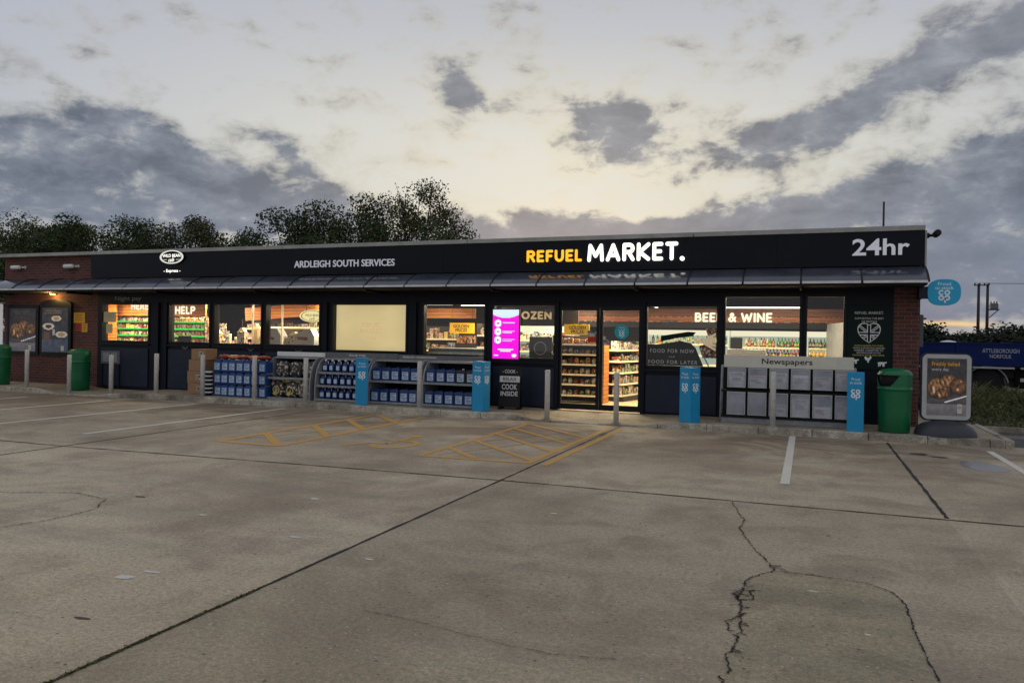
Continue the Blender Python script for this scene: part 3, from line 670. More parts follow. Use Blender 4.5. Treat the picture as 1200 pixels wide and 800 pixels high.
# ------------------------------------------------------------------ the shop building
B = thing('shop_building', 'long single storey brick and navy petrol station shop with lit windows under a curved canopy', 'building', (-10, 16.2, 0))
def bo(name, mb, m, parent=B, label=None, off=True):
    """mesh given in world coordinates, stored relative to the building's base"""
    if off: mb.v = [(x + 10, y - 16.2, z) for x, y, z in mb.v]
    return obj(name, mb, m, parent, label=label)
F = 16.2
w = MB()
w.box(-22.2, -18.5, F, F + .3, -.05, 3.74)
w.box(1.5, 1.94, F, F + .3, -.05, 3.1)
w.box(1.64, 1.94, F + .3, 25.2, -.05, 3.74); w.box(-22.2, -21.9, F + .3, 25.2, -.05, 3.74); w.box(-21.9, 1.64, 24.9, 25.2, -.05, 3.74)
bo('brick_wall', w, 'brick')
w = MB(); w.box(-22.2, 1.94, F + .301, 25.2, 3.742, 3.78); bo('roof', w, 'roof_felt')
w = MB(); w.box(-21.9, 1.64, F + .3, 24.9, .0, .115); bo('floor', w, 'mat_floor')
w = MB(); w.box(-21.9, 1.64, F + .3, 24.9, 2.95, 3.05); bo('ceiling', w, 'ceiling_dark')
w = MB(); w.box(-21.89, 1.63, 24.86, 24.898, .12, 2.949); w.box(1.60, 1.638, F + .31, 24.85, .12, 2.949); bo('dark_lining', w, 'ceiling_dark')  # dark sheets added so the bright rear and side walls look unlit
for a, b in ((-22.28, -17.2), (-17.19, -12.2), (-12.19, -7.2), (-7.19, -2.2), (-2.19, 1.98)): w = MB(); w.box(a, b, F - .2, F + .36, 3.745, 3.835, c=.006); bo('coping', w, 'coping')
xs_ = [-18.59, -15.0, -11.4, -7.8, -4.2, -.6, 1.98]
for a, b in zip(xs_[:-1], xs_[1:]): w = MB(); w.box(a + .0015, b - .0015, F - .17, F - .002, 3.10, 3.743); bo('fascia_board', w, 'fascia')
w = MB(); w.box(1.981, 2.01, F - .175, F + .3, 3.08, 3.74); bo('fascia_trim', w, 'coping')
w = MB(); w.box(-18.5, -1.64, F, F + .3, 2.43, 3.1); w.box(-1.639, 1.5, F, F + .3, 2.581, 3.1); w.box(-18.5, 1.5, F - .03, F - .001, 2.60, 2.63); bo('lintel', w, 'navy')
# canopy: curved glossy sheets between ribs
prof = [(15.35 + .83 * t, 2.775 + .315 * (1 - (1 - t) ** 2.1)) for t in [k / 10 for k in range(11)]]
seams = [1.97] + [1.93 - 1.033 * k for k in range(1, 26)]
n = len(prof)
for a, b in zip(seams[1:], seams[:-1]):
    w = MB(); w.smooth = True; tl = R.uniform(-.006, .006)
    for X in (a + .014, b - .014): w.v += [(X, y, z + tl) for y, z in prof]
    for k in range(n - 1): w.face([k, n + k, n + k + 1, k + 1])
    sh = bo('canopy_sheet', w, 'canopy_sheet')
    w = MB(); w.box(a + .02, b - .02, 15.31, 15.345, 2.735, 2.778); bo('canopy_edge', w, 'gutter', sh)
for X in seams:
    w = MB(); w.prism_x([(y, z + .012) for y, z in prof] + [(y, z - .03) for y, z in prof[::-1]], X - .016, X + .016); bo('canopy_rib', w, 'black')
w = MB(); w.box(-24, 1.95, 15.36, F - .001, 2.70, 2.735); bo('canopy_soffit', w, 'black_matt')
for X in (seams[2::3]): w = MB(); w.box(X - .02, X + .02, 15.4, F - .002, 2.64, 2.70); bo('canopy_bracket', w, 'black')
# shopfront
WIN = [(-18.36, -16.62, 1.35, 2.42), (-15.98, -14.55, 1.35, 2.42), (-14.46, -12.91, 1.34, 2.42), (-12.83, -11.17, 1.34, 2.42),
       (-10.85, -8.77, 1.24, 2.42), (-8.38, -6.77, 1.20, 2.42), (-6.62, -5.12, 1.16, 2.40), ('door', -5.06, -3.24),
       (-3.18, -1.68, 1.08, 2.38), (-1.60, -.11, 1.06, 2.58), (-.06, .68, 1.06, 2.58)]
edges = [-18.5]
fill = MB(); panels = MB(); trims = MB()
px = -18.5
for q in WIN:
    if q[0] == 'door':
        x0, x1, z0, z1 = q[1], q[2], .1, 2.34
    else: x0, x1, z0, z1 = q
    if x0 > px: fill.box(px, x0, F, F + .22, -.03, 2.431)
    if z1 < 2.43: fill.box(x0, x1, F, F + .22, z1, 2.431)
    if q[0] != 'door':
        fill.box(x0, x1, F + .002, F + .22, -.03, z0)
        panels = MB(); panels.box(x0 + .03, x1 - .03, F - .028, F + .001, .15, z0 - .16, c=.006); bo('stall_riser_panel', panels, 'navy_panel')
        trims = MB(); trims.box(x0 - .01, x1 + .01, F - .05, F - .002, z0 - .075, z0 - .03); bo('sill', trims, 'frame_dark')
    px = x1
fill.box(.68, 1.5, F, F + .22, -.03, 2.58); fill.box(-1.638, -1.60, F, F + .22, 2.432, 2.58); fill.box(-.11, -.06, F, F + .22, 2.432, 2.58)
for X in (-16.31, -16.02, -8.56, -11.0, -4.15 if 0 else -5.09, -3.21, -1.64): fill.box(X - .04, X + .04, F - .06, F - .001, .05, 2.43)
bo('shopfront_frame', fill, 'navy')
def window(x0, x1, z0, z1, gm='glass'):
    m = MB(); t = .045
    for a, b, c, d in ((x0, x0 + t, z0, z1), (x1 - t, x1, z0, z1), (x0 + t, x1 - t, z0, z0 + t), (x0 + t, x1 - t, z1 - t, z1)): m.box(a, b, F - .02, F + .10, c, d)
    fr = bo('window', m, 'frame_dark')
    p = MB(); p.poly([(x0 + t, F + .04, z0 + t), (x1 - t, F + .04, z0 + t), (x1 - t, F + .04, z1 - t), (x0 + t, F + .04, z1 - t)])
    bo('pane', p, gm, fr); return fr
WO = [window(*q) if q[0] != 'door' else None for q in WIN]
def sub(name, mb, m, par): return bo(name, mb, m, par)
def wtext(name, body, w_, h_, m, x, z, par, y=F + .03, bold=0.0, **k):
    return text(name, body, w_, h_, m, (x + 10, y - 16.2, z), par, bold, **k)
# double doors
for (x0, x1, side) in ((-5.06, -4.155, 1), (-4.145, -3.24, -1)):
    m = MB(); t = .065; z0, z1 = .13, 2.34
    for a, b, c, d in ((x0, x0 + t, z0, z1), (x1 - t, x1, z0, z1), (x0 + t, x1 - t, z0, z0 + .12), (x0 + t, x1 - t, z1 - .08, z1)): m.box(a, b, F - .012, F + .05, c, d)
    dr = bo('door', m, 'frame_dark')
    p = MB(); p.poly([(x0 + t, F + .03, z0 + .12), (x1 - t, F + .03, z0 + .12), (x1 - t, F + .03, z1 - .08), (x0 + t, F + .03, z1 - .08)]); sub('pane', p, 'glass', dr)
    hx = (x1 - .03) if side == 1 else (x0 + .03)
    h = MB(); h.box(hx - .012, hx + .012, F - .05, F - .013, .95, 1.35, c=.004); sub('handle', h, 'frame_dark', dr)
    if side == 1:
        wtext('sticker', 'refuel\nMARKET.', .36, .13, 'letter_print', -4.47, 1.79, dr, bold=.02)
        wtext('sticker', '24', .16, .11, 'letter_print', -4.62, 1.57, dr, bold=.03)
        wtext('sticker', 'No Smoking', .3, .05, 'letter_print', -4.6, 1.34, dr, bold=.01)
        q = MB(); q.box(-4.42, -4.22, F + .02, F + .024, 1.58, 1.70); sub('sticker', q, 'notice_red', dr)
        q = MB(); q.box(-4.42, -4.22, F + .02, F + .024, 1.71, 1.82); sub('sticker', q, 'pack_blue', dr)
    else:
        q = MB(); q.disc(-3.68, 1.81, .155, F + .024); st = sub('sticker', q, 'coop_teal', dr)
        q = MB(); coop_mark(q, -3.68, 1.77, .12, F + .020); sub('co_op_sticker_mark', q, 'coop_white', dr)
        wtext('sticker_lettering', 'Proud\nto stock', .16, .08, 'coop_white', -3.68, 1.88, dr, y=F + .018)
        q = MB(); q.box(-4.07, -3.93, F + .02, F + .024, 1.52, 1.64); sub('sticker', q, 'pack_blue', dr)
# rail logos and window prints
for k, X in ((0, -17.4), (1, -15.38), (2, -13.25), (3, -11.8)):
    if k == 0: continue
    q = MB(); q.ring(X, 1.265, .036, .045, F - .024, sx=2.2); q.poly([(X - .05, F - .024, 1.2), (X + .05, F - .024, 1.2), (X + .05, F - .024, 1.208), (X - .05, F - .024, 1.208)])
    sub('rail_logo', q, 'letter_dim', B); text('rail_lettering', 'WILD BEAN', .13, .022, 'letter_dim', (X + 10, -.026, 1.268), B)
q = MB(); q.box(-18.31, -17.85, F + .02, F + .024, 1.9, 2.18); n1 = sub('notice', q, 'paper_cream', WO[0])
q = MB(); q.box(-18.2, -17.97, F + .02, F + .024, 1.58, 1.85); sub('notice', q, 'paper_cream', WO[0])
q = MB()
for k in range(7): q.box(-18.26, -17.9 - (k % 3) * .03, F + .016, F + .019, 2.13 - k * .033, 2.137 - k * .033)
for k in range(6): q.box(-18.17, -18.0, F + .016, F + .019, 1.81 - k * .035, 1.815 - k * .035)
sub('notice_print', q, 'letter_dim', WO[0])
# night pay hatch
q = MB(); q.box(-18.3, -17.62, F - .06, F - .029, .75, 1.1, c=.008); hp = bo('night_pay_hatch', q, 'grey_mid')
q = MB(); q.box(-18.22, -17.98, F - .07, F - .061, .8, 1.05); q.box(-17.93, -17.7, F - .07, F - .061, .8, 1.05); sub('tray', q, 'galv', hp)
for X in (-18.3, -17.66): q = MB(); q.box(X, X + .04, F - .05, F - .0285, .12, .74); sub('hatch_post', q, 'navy', hp)
text('night_pay_lettering', 'Night pay', .95, .16, 'letter_dim', (-17.4 + 10, -.004, 2.53), B, .01)
# w7 print
g7 = MB(); g7.poly([(-3.13, F + .028, 1.13), (-1.98, F + .028, 1.13), (-2.14, F + .028, 1.5), (-2.24, F + .028, 1.6), (-2.45, F + .028, 1.64), (-2.95, F + .028, 1.56), (-3.13, F + .028, 1.56)])
sub('window_print', g7, 'grey_mid', WO[8]); MATS['grey_print'] = None
mat('grey_print', rgb(52, 52, 52), 0.5, var=0.2)
WO[8].children[-1].data.materials[0] = MATS['grey_print']
wtext('window_lettering', 'FOOD FOR NOW', .9, .075, 'letter_print', -2.62, 1.43, WO[8], y=F + .022, space=1.25)
wtext('window_lettering', 'and', .11, .035, 'letter_print', -2.62, 1.315, WO[8], y=F + .022, space=1.2)
wtext('window_lettering', 'FOOD FOR LATER', 1.0, .075, 'letter_print', -2.6, 1.20, WO[8], y=F + .022, space=1.25)
wtext('window_lettering', 'REFUEL', .33, .08, 'letter_dim', -2.65, 2.02, WO[8], y=F + .022, bold=.03)
q = MB(); q.poly([(-2.86, F + .029, 1.62), (-2.5, F + .029, 1.7), (-2.2, F + .029, 1.74), (-2.14, F + .029, 1.82), (-2.3, F + .029, 1.83), (-2.85, F + .029, 1.74)])
sub('window_print', q, 'poster_green', WO[8])
q = MB()
for k in range(5): q.poly([(-2.2 + .02 * k, F + .029 - .001 * k, 1.70 - .03 * k), (-1.74, F + .029 - .001 * k, 1.44 + .08 * k), (-1.74, F + .029 - .001 * k, 1.50 + .08 * k), (-2.2 + .02 * k, F + .029 - .001 * k, 1.72 - .03 * k)])
sub('window_print', q, 'shelf_cream', WO[8])
q = MB(); q.poly([(-2.0, F + .031, 1.3), (-1.73, F + .031, 1.3), (-1.73, F + .031, 1.62), (-2.08, F + .031, 1.55)]); q.poly([(-1.95, F + .031, 1.9), (-1.73, F + .031, 1.9), (-1.73, F + .031, 1.72), (-1.9, F + .031, 1.75)]); sub('window_print', q, 'bread', WO[8])
q = MB(); q.poly([(-2.07, F + .0275, 1.5), (-2.05, F + .0275, 1.5), (-1.86, F + .0275, 1.13), (-1.89, F + .0275, 1.13)]); sub('window_print', q, 'letter_dim', WO[8])
wtext('window_lettering', 'MARKET', .3, .06, 'letter_dim', -5.25, 2.24, WO[6], y=F + .022, bold=.02)
# blind in the fifth bay
q = MB(); q.poly([(-10.8, F + .12, 1.28), (-8.82, F + .12, 1.28), (-8.82, F + .12, 2.38), (-10.8, F + .12, 2.38)]); bl = bo('window_blind', q, 'blind_cream')
mat('blind_ghost', rgb(196, 180, 140), .7, emit=(.66, .51, .27), estr=.55)  # same backlight glow put into the faint lettering
text('blind_lettering', 'REFUEL\nMARKET', .62, .26, 'blind_ghost', (-9.8 + 10, .10, 1.83), B, .03)
text('blind_lettering', 'OPEN 24hr', .28, .05, 'blind_ghost', (-9.8 + 10, .10, 1.58), B)

# ------------------------------------------------------------------ signs on the building
def sign_thing(name, label, loc): return thing(name, label, 'sign', loc)
t = sign_thing('illuminated_sign', 'amber lit REFUEL and white lit MARKET lettering on the navy fascia', (-4.1, F - .17, 3.3))
bold('amber_letters', 'REFUEL', 1.25, .26, 'letter_amber_lit', (-1.03, -.055, .12), t, .22, .13)
bold('white_letters', 'MARKET', 1.9, .38, 'letter_white_lit', (.66, -.055, .165), t, .215, .12)
d = MB(); d.lathe([(.045, -.055), (.045, 0)], 18, (1.69, 0, .012), axis='Y'); obj('full_stop', d, 'letter_white_lit', t)
t = sign_thing('fascia_lettering', 'plain grey ARDLEIGH SOUTH SERVICES lettering on the navy fascia', (-10.44, F - .17, 3.27))
text('letters', 'ARDLEIGH SOUTH SERVICES', 2.8, .165, 'letter_grey', (0, -.022, .09), t, .012, .02)
t = sign_thing('opening_hours_sign', 'large white 24hr lettering at the right end of the fascia', (1.24, F - .17, 3.3))
text('letters', '24hr', .97, .31, 'letter_grey', (0, -.032, .155), t, .018, .03)
t = sign_thing('cafe_logo_sign', 'white lit oval cafe logo reading WILD BEAN at the left of the fascia', (-15.69, F - .17, 3.2))
o_ = MB(); o_.prism([(.42 * cos(a), .42 + .19 * sin(a)) for a in [2 * pi * k / 48 for k in range(48)]], -.04, -.001); obj('backing', o_, 'fascia', t)
o_ = MB()
for k in range(48):
    a, b = 2 * pi * k / 48, 2 * pi * (k + 1) / 48
    for r0, r1 in ((.80, .95), ):
        o_.poly([(.42 * r0 * cos(a), -.045, .42 + .19 * r0 * sin(a)), (.42 * r1 * cos(a), -.045, .42 + .19 * r1 * sin(a)), (.42 * r1 * cos(b), -.045, .42 + .19 * r1 * sin(b)), (.42 * r0 * cos(b), -.045, .42 + .19 * r0 * sin(b))])
o_.poly([(-.28, -.045, .345), (-.15, -.045, .345), (-.15, -.045, .357), (-.28, -.045, .357)]); o_.poly([(.15, -.045, .345), (.28, -.045, .345), (.28, -.045, .357), (.15, -.045, .357)])
obj('oval_ring', o_, 'oval_lit', t)
text('letters', 'WILD BEAN', .60, .08, 'letter_white_lit', (0, -.05, .455), t, .004)
text('script_letters', 'café', .2, .1, 'letter_white_lit', (0, -.05, .345), t, .0, shear=.4)
text('small_letters', '- Express -', .56, .10, 'letter_white_lit', (0, -.02, .05), t, .012)
# projecting round co-op sign
t = sign_thing('projecting_sign', 'rounded blue Proud to stock co-op sign on a bracket at the right corner', (2.28, 15.9, 2.36))
def superell(a, b, n=48, p=2.7): return [(a * math.copysign(abs(cos(q)) ** (2 / p), cos(q)), b * math.copysign(abs(sin(q)) ** (2 / p), sin(q))) for q in [2 * pi * k / n for k in range(n)]]
d = MB(); d.prism([(x, z + .235) for x, z in superell(.265, .235)], -.05, .05); obj('sign_face', d, 'coop_sign', t)
d = MB(); coop_mark(d, 0, .18, .19, -.054); obj('co_op_mark', d, 'coop_white', t)
text('letters', 'Proud\nto stock', .3, .13, 'coop_white', (0, -.053, .35), t, .01)
d = MB(); d.box(-.34, -.2, -.03, .03, .12, .34); d.box(-.40, -.34, -.03, .6, .12, .34); obj('bracket', d, 'navy_panel', t)
# green print board
t = sign_thing('green_window_board', 'dark green board with a white union flag heart at the right window', (1.08, F - .03, 1.16))
d = MB(); d.box(-.37, .37, 0, .028, 0, 1.22, c=.003); obj('board', d, 'poster_green', t)
for body, w_, h_, z, m in (('REFUEL MARKET.', .5, .05, 1.07, 'letter_print'), ('SUPPORTING THE BEST', .5, .036, .965, 'letter_print'), ('OF BRITISH', .26, .036, .905, 'letter_print'),
                           ('FROM FARMERS TO CHEFS', .5, .03, .45, 'gold_text'), ("WE'RE SUPPORTING BRITISH", .55, .03, .405, 'letter_print'), ('FARMERS COMMITTED TO', .5, .03, .36, 'letter_print'),
                           ('GROWING SOME OF OUR', .42, .03, .315, 'letter_print'), ('FAVOURITE FOOD AND DRINK', .55, .03, .27, 'gold_text')):
    text('letters', body, w_, h_, m, (0 if body[0] != 'F' or 1 else 0, -.004, z), t, .008)
def heart(u, v):
    x = (u - .5) * 2.5; y = (v - .46) * 2.5
    def H(x, y): return (x * x + y * y - 1) ** 3 - x * x * y * y * y
    if H(x, y) > 0: return None
    if H(x * 1.09, y * 1.09) > 0: return (225, 228, 225)
    ax, ay = x, y - .05
    if abs(ax) < .10 or abs(ay) < .10: return None
    if abs(ax) < .19 or abs(ay) < .19: return (225, 228, 225)
    dd = abs(abs(ax) - abs(ay) * 1.1) / 1.4
    if dd < .05: return None
    if dd < .13: return (225, 228, 225)
    return None
raster('heart_emblem', -.22, .22, .47, .90, 90, 90, heart, 'print_plain', t, -.005)
def animal(shapes):
    def f(u, v):
        for (cx, cz, a, b) in shapes:
            if ((u - cx) / a) ** 2 + ((v - cz) / b) ** 2 < 1: return (225, 228, 225)
        return None
    return f
cow = [(.45, .6, .36, .2), (.85, .72, .12, .13), (.2, .3, .06, .3), (.35, .3, .05, .3), (.6, .3, .05, .3), (.7, .3, .06, .3)]
hen = [(.45, .5, .3, .22), (.2, .7, .14, .2), (.75, .75, .12, .2), (.78, .9, .06, .08), (.45, .2, .05, .25), (.55, .2, .05, .25)]
raster('animal_silhouette', -.33, -.16, .1, .21, 34, 24, animal(cow), 'print_plain', t, -.005)
raster('animal_silhouette', -.08, .07, .13, .26, 34, 24, animal(hen), 'print_plain', t, -.005)
raster('animal_silhouette', .14, .32, .06, .17, 34, 24, animal(cow), 'print_plain', t, -.005)

# framed posters on the left brick wall
def pastry(u, v, dark=(46, 44, 46)):
    c = list(dark); n = mnoise.noise(Vector((u * 9, v * 12, 1))) * 16
    g = 22 * max(0, 1 - abs(v - .25) * 5); c = [q + n + g for q in c]
    if v < .2: c = [q + 44 for q in c]
    for (cx, cz, a, b, k) in ((.3, .48, .3, .2, 1.0), (.55, .60, .24, .13, .95), (.8, .52, .22, .15, .8), (.4, .38, .2, .09, .9)):
        r = ((u - cx) / a) ** 2 + ((v - cz) / b) ** 2
        if r < 1:
            s = (1 - r) ** .45; st = .88 + .12 * sin((u * 1.3 + v * .8 - cx + .05 * mnoise.noise(Vector((u * 6, v * 6, 4)))) * 48); st *= .85 + .6 * mnoise.noise(Vector((u * 14, v * 14, 2)))
            c = [(165 * s + 24) * k * st, (112 * s + 20) * k * st, (70 * s + 18) * k * st]
            if s > .8 and st > .98: c = [205, 165, 125]
    if abs(v - .24 - (u - .5) * .22) < .012 and u > .45: c = [205, 200, 195]
    return c
def coffee(u, v):
    n = mnoise.noise(Vector((u * 8, v * 10, 5))) * 18; c = [44 + n, 46 + n, 52 + n]
    if v < .28: c = [62 + n, 70 + n, 84 + n]
    for (cx, cz, a) in ((.55, .76, .19), (.25, .58, .22), (.75, .40, .22)):
        r = hypot((u - cx) / a, (v - cz) / (a * .34))
        if r < 1: c = [185, 175, 160] if (.55 < r or cx != .25) else [60, 40, 28]
        if r < .6 and cx != .25: c = [150, 125, 95]
    if .42 < u < .5 and .38 < v < .52: c = [150, 150, 150]
    if .1 < u < .3 and .25 < v < .45: c = [90, 66, 52]
    return c
def wall_poster(name, label, X, wdt, z0, z1, fn, arch, title):
    t = thing(name, label, 'poster frame', (X, F, z0))
    h = z1 - z0; m = MB(); b = .07
    outl = [(-wdt / 2, 0), (wdt / 2, 0), (wdt / 2, h)]
    if arch: outl += [(wdt / 2 * cos(a), h + .14 * sin(a)) for a in [pi * k / 12 for k in range(1, 12)]]
    outl += [(-wdt / 2, h)]
    m.prism(outl, -.07, -.001); obj('frame', m, 'black', t)
    raster('poster', -wdt / 2 + b + .03, wdt / 2 - b - .03, b + .02, h - b - .03, 44, 60, fn, 'print_glow', t, -.074)
    text('poster_lettering', title, wdt * .55, .12, 'letter_dim', (-wdt * .06, -.077, h - .22), t, .01)
    l = MB(); l.box(wdt * .2, wdt * .29, -.077, -.0755, b + .06, b + .2); obj('price_tab', l, 'cream_board', t)
wall_poster('wall_poster', 'black square framed pastry poster on the brick wall', -21.35, 1.26, .93, 2.36, pastry, False, 'Freshly baked\nevery day')
wall_poster('wall_poster', 'black arched top framed coffee poster on the brick wall', -20.05, 1.22, .93, 2.38, coffee, True, 'Wild about\ngreat coffee')
for (x0, x1, z0, z1, m, lb) in ((-19.4, -18.98, 1.86, 2.15, 'notice_yellow', 'larger yellow notice on the brick wall beside the arched poster'),
                                (-19.33, -19.12, 1.62, 1.85, 'notice_red', 'small red notice below the yellow notice on the brick wall'),
                                (-19.1, -18.88, 1.61, 1.85, 'notice_yellow', 'small yellow notice beside the small red one on the brick wall')):
    t = thing('wall_notice', lb, 'notice', ((x0 + x1) / 2, F, z0))
    d = MB(); a = (x1 - x0) / 2; d.box(-a, a, -.008, -.001, 0, z1 - z0); obj('plate', d, m, t)
    d = MB()
    for k in range(4): d.box(-a * .75, a * (.7 - .2 * (k % 2)), -.011, -.0085, (z1 - z0) * (.8 - .18 * k) - .006, (z1 - z0) * (.8 - .18 * k) + .006)
    obj('print', d, 'letter_dark', t)
# wall lamp under the canopy
t = thing('wall_lamp', 'small bulkhead lamp glowing amber under the canopy at the brick wall', 'lamp', (-20.1, F - .12, 2.67))
d = MB(); d.lathe([(.09, 0), (.1, .02), (.08, .028)], 18); obj('housing', d, 'black', t)
d = MB(); d.lathe([(.055, -.025), (.075, -.004), (.075, 0)], 16); obj('lens', d, 'lamp_amber', t)
ld = bpy.data.lights.new('lamp_light', 'POINT'); ld.energy = 14; ld.color = (1, .6, .17); ld.shadow_soft_size = .05
lo = bpy.data.objects.new('lamp_light', ld); COL.objects.link(lo); lo.parent = t; lo.location = (0, -.1, -.09); lo.rotation_euler = (0, 0, 0)
# security cameras
def cctv(label, loc, rz, dark=False):
    t = thing('security_camera', label, 'camera', loc, rz)
    m1 = 'black' if dark else 'white'
    d = MB(); d.lathe([(.05, 0), (.05, .02), (.025, .05), (.025, .1)], 14, axis='Y'); d.v = [(x, -y, z) for x, y, z in d.v]; obj('bracket', d, m1, t)
    d = MB(); d.lathe([(.045, -.42), (.06, -.40), (.06, -.12), (.05, -.06), (.0, -.06)], 14, (0, -.12, 0), axis='X', cap=True); obj('camera_body', d, m1, t)
    d = MB(); d.lathe([(.038, -.436), (.038, -.421)], 12, (0, -.12, 0), axis='X'); obj('lens', d, 'black', t)
    return t
cctv('white tubular security camera at the far left end of the brick parapet', (-21.35, F, 3.45), 0)
cctv('white tubular security camera on the brick parapet next to the navy fascia', (-19.25, F, 3.45), 0)
cctv('dark security camera sticking out from the right end of the fascia', (2.03, F - .03, 3.66), radians(90), True)
t = thing('roof_mast', 'thin aerial mast on the roof above the 24hr lettering', 'mast', (1.44, 18, 3.78))
d = MB(); d.tube([(0, 0, 0), (0, 0, .84)], .02, 8); d.box(-.06, .06, -.06, .06, 0, .03); obj('mast', d, 'creosote', t)
t = thing('meter_cabinet', 'grey cabinet fixed on the side wall under the projecting sign', 'cabinet', (2.0, 16.9, 1.6))
d = MB(); d.box(-.055, .06, -.2, .2, 0, .62, c=.01); obj('cabinet_body', d, 'grey_mid', t)
d = MB(); d.box(.061, .066, -.17, .17, .03, .59); obj('cabinet_door', d, 'grey_mid', t)

# ------------------------------------------------------------------ bollards and their blue sleeves
def bollard(X, label):
    z = pz(X, 14.85)
    t = thing('bollard', label, 'bollard', (X, 14.85, z), R.uniform(0, 1), 'steel bollards along the kerb')
    d = MB(); d.lathe([(.052, -.02), (.052, .97), (.048, .985), (.03, .992)], 18); obj('post', d, 'steel', t)
    d = MB(); d.lathe([(.10, 0), (.10, .008), (.06, .012)], 18); obj('base_collar', d, 'kerbstone', t)
    return t
BL = [(-19.47, 'grey steel bollard standing in front of the square framed poster'), (-17.93, 'grey steel bollard in front of the left hand green bin by the night pay window'),
      (-16.48, 'grey steel bollard in front of the night pay hatch and window'), (-15.0, 'grey steel bollard before the plain navy panel left of the cardboard boxes'),
      (-13.56, 'grey steel bollard overlapping the cardboard box stack'), (-12.04, 'grey steel bollard in front of the big blue container stack'),
      (-10.62, 'grey steel bollard by the coal bag display'), (-7.73, 'grey steel bollard between the two shelf units of blue cans'),
      (-4.86, 'grey steel bollard directly left of the glass doors'), (-3.45, 'grey steel bollard standing in front of the glass doors'),
      (-.57, 'grey steel bollard in front of the newspaper stand')]
for X, lb in BL: bollard(X, lb)
def sleeve(X, rz, label):
    z = pz(X, 14.85)
    t = thing('bollard_sleeve', label, 'bollard sleeve', (X, 14.85, z), rz, 'blue bollard sleeves')
    a = .135; d = MB(); d.box(-a, a, -a, a, .0, 1.03, c=.012); obj('sleeve', d, 'coop_blue', t)
    for k in range(4):
        q = MB(); coop_mark(q, 0, .66, .15, -a - .003); m = obj('co_op_mark', q, 'coop_white', t); m.rotation_euler = (0, 0, k * pi / 2)
        mm = textmesh('Proud\nto stock', .19, .11); m = obj('letters', mm, 'coop_white', t); Mx = Matrix.Rotation(k * pi / 2, 4, 'Z'); m.location = Mx @ Vector((0, -a - .003, .88)); m.rotation_euler = (0, 0, k * pi / 2)
sleeve(-9.15, radians(30), 'blue Proud to stock co-op sleeve between the two left shelf units')
sleeve(-6.30, radians(-12), 'blue co-op sleeve by the black chalkboard sign')
sleeve(-2.05, radians(-35), 'blue co-op sleeve right of the glass doors')
sleeve(.80, radians(-4), 'blue co-op sleeve at the right end of the newspaper stand')

# ------------------------------------------------------------------ bins
def bin_(X, Y, face, label):
    t = thing('litter_bin', label, 'bin', (X, Y, pz(X, Y)), face, 'green litter bins')
    prof = [(.235, 0), (.25, .02), (.262, .35), (.27, .70), (.276, .74), (.282, .745), (.282, .76), (.276, .765), (.276, .80), (.276, .82), (.277, .84), (.277, .86), (.277, .88), (.277, .90), (.277, .92), (.277, .94), (.277, .96), (.277, .98), (.276, .99), (.272, 1.01), (.255, 1.05), (.2, 1.085), (.1, 1.105), (.02, 1.11)]
    def skip(j, a):
        d = abs((a - 1.5 * pi + pi) % (2 * pi) - pi); zz = (prof[j][1] + prof[j + 1][1]) / 2
        return .80 < zz < .99 and d < radians(20) + (zz - .80) * 3.0
    d = MB(); d.lathe(prof, 120, skip=skip); obj('bin_body', d, 'green_bin', t)
    d = MB(); d.lathe([(.25, .8), (.25, 1.02)], 30); obj('hole_shade', d, 'bin_hole', t)  # near-black plug whose colour stands in for the shade inside the hole
    d = MB(); d.lathe([(.2635, .36), (.266, .37), (.2655, .375)], 40, cap=False); obj('bin_rib', d, 'green_bin', t); d = MB(); d.lathe([(.285, 1.0), (.282, 1.012), (.274, 1.014)], 40, cap=False); obj('bin_rim', d, 'green_bin', t)
bin_(1.43, 15.05, radians(-40), 'tall green litter bin between the newspaper stand and the pastry sign')
bin_(-18.35, 15.5, radians(-52), 'green litter bin by the brick wall under the yellow notices')
bin_(-20.86, 15.1, radians(-35), 'green litter bin cut off by the left edge beside the white cabinet')
t = thing('ice_cabinet', 'white upright cabinet at the far left edge under the canopy', 'cabinet', (-22.62, 15.6, .12))
mat('cabinet_white', rgb(226, 230, 238), .4, var=.03, emit=(.6, .65, .75), estr=.28)  # bluish emission put in to brighten the cabinet, which holds no lamp
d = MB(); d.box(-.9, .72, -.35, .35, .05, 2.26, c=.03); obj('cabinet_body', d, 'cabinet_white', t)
d = MB(); d.box(-.92, .74, -.37, .37, 2.265, 2.31); obj('cabinet_top', d, 'grey_light', t)
d = MB(); d.box(-.85, .67, -.3, .3, 0, .05); obj('cabinet_base', d, 'black', t)

# ------------------------------------------------------------------ goods displays outside
def jerrycan_parts(t, w_, h_, d_, body, cap='can_blue', label='label_pale', capc='cap_white', full=False):
    tp = .9 if full else .82
    b = MB(); b.box(-w_ / 2, w_ / 2, -d_ / 2, d_ / 2, 0, h_ * tp, c=min(.02, w_ * .12))
    b.prism([(-w_ * .44, h_ * (tp - .02)), (w_ * .44, h_ * (tp - .02)), (w_ * (.38 if full else .25), h_ * .95), (-w_ * .38, h_ * .95)], -d_ * .36, d_ * .36)
    obj('container', b, body, t)
    c = MB(); c.lathe([(.022, 0), (.022, .028)], 12, (w_ * .12, 0, h_ * .93)); obj('cap', c, capc, t)
    l = MB(); l.box(-w_ * .33, w_ * .33, -d_ / 2 - .003, -d_ / 2 - .0005, h_ * .14, h_ * .68); obj('product_label', l, label, t)
    p = MB()
    for k, (a, b_) in enumerate(((-.26, .2), (-.26, .05), (-.26, .26), (-.2, .22))): p.box(w_ * a, w_ * b_, -d_ / 2 - .0055, -d_ / 2 - .0035, h_ * (.58 - .11 * k), h_ * (.62 - .11 * k))
    obj('label_print', p, 'can_blue', t)
can0 = None
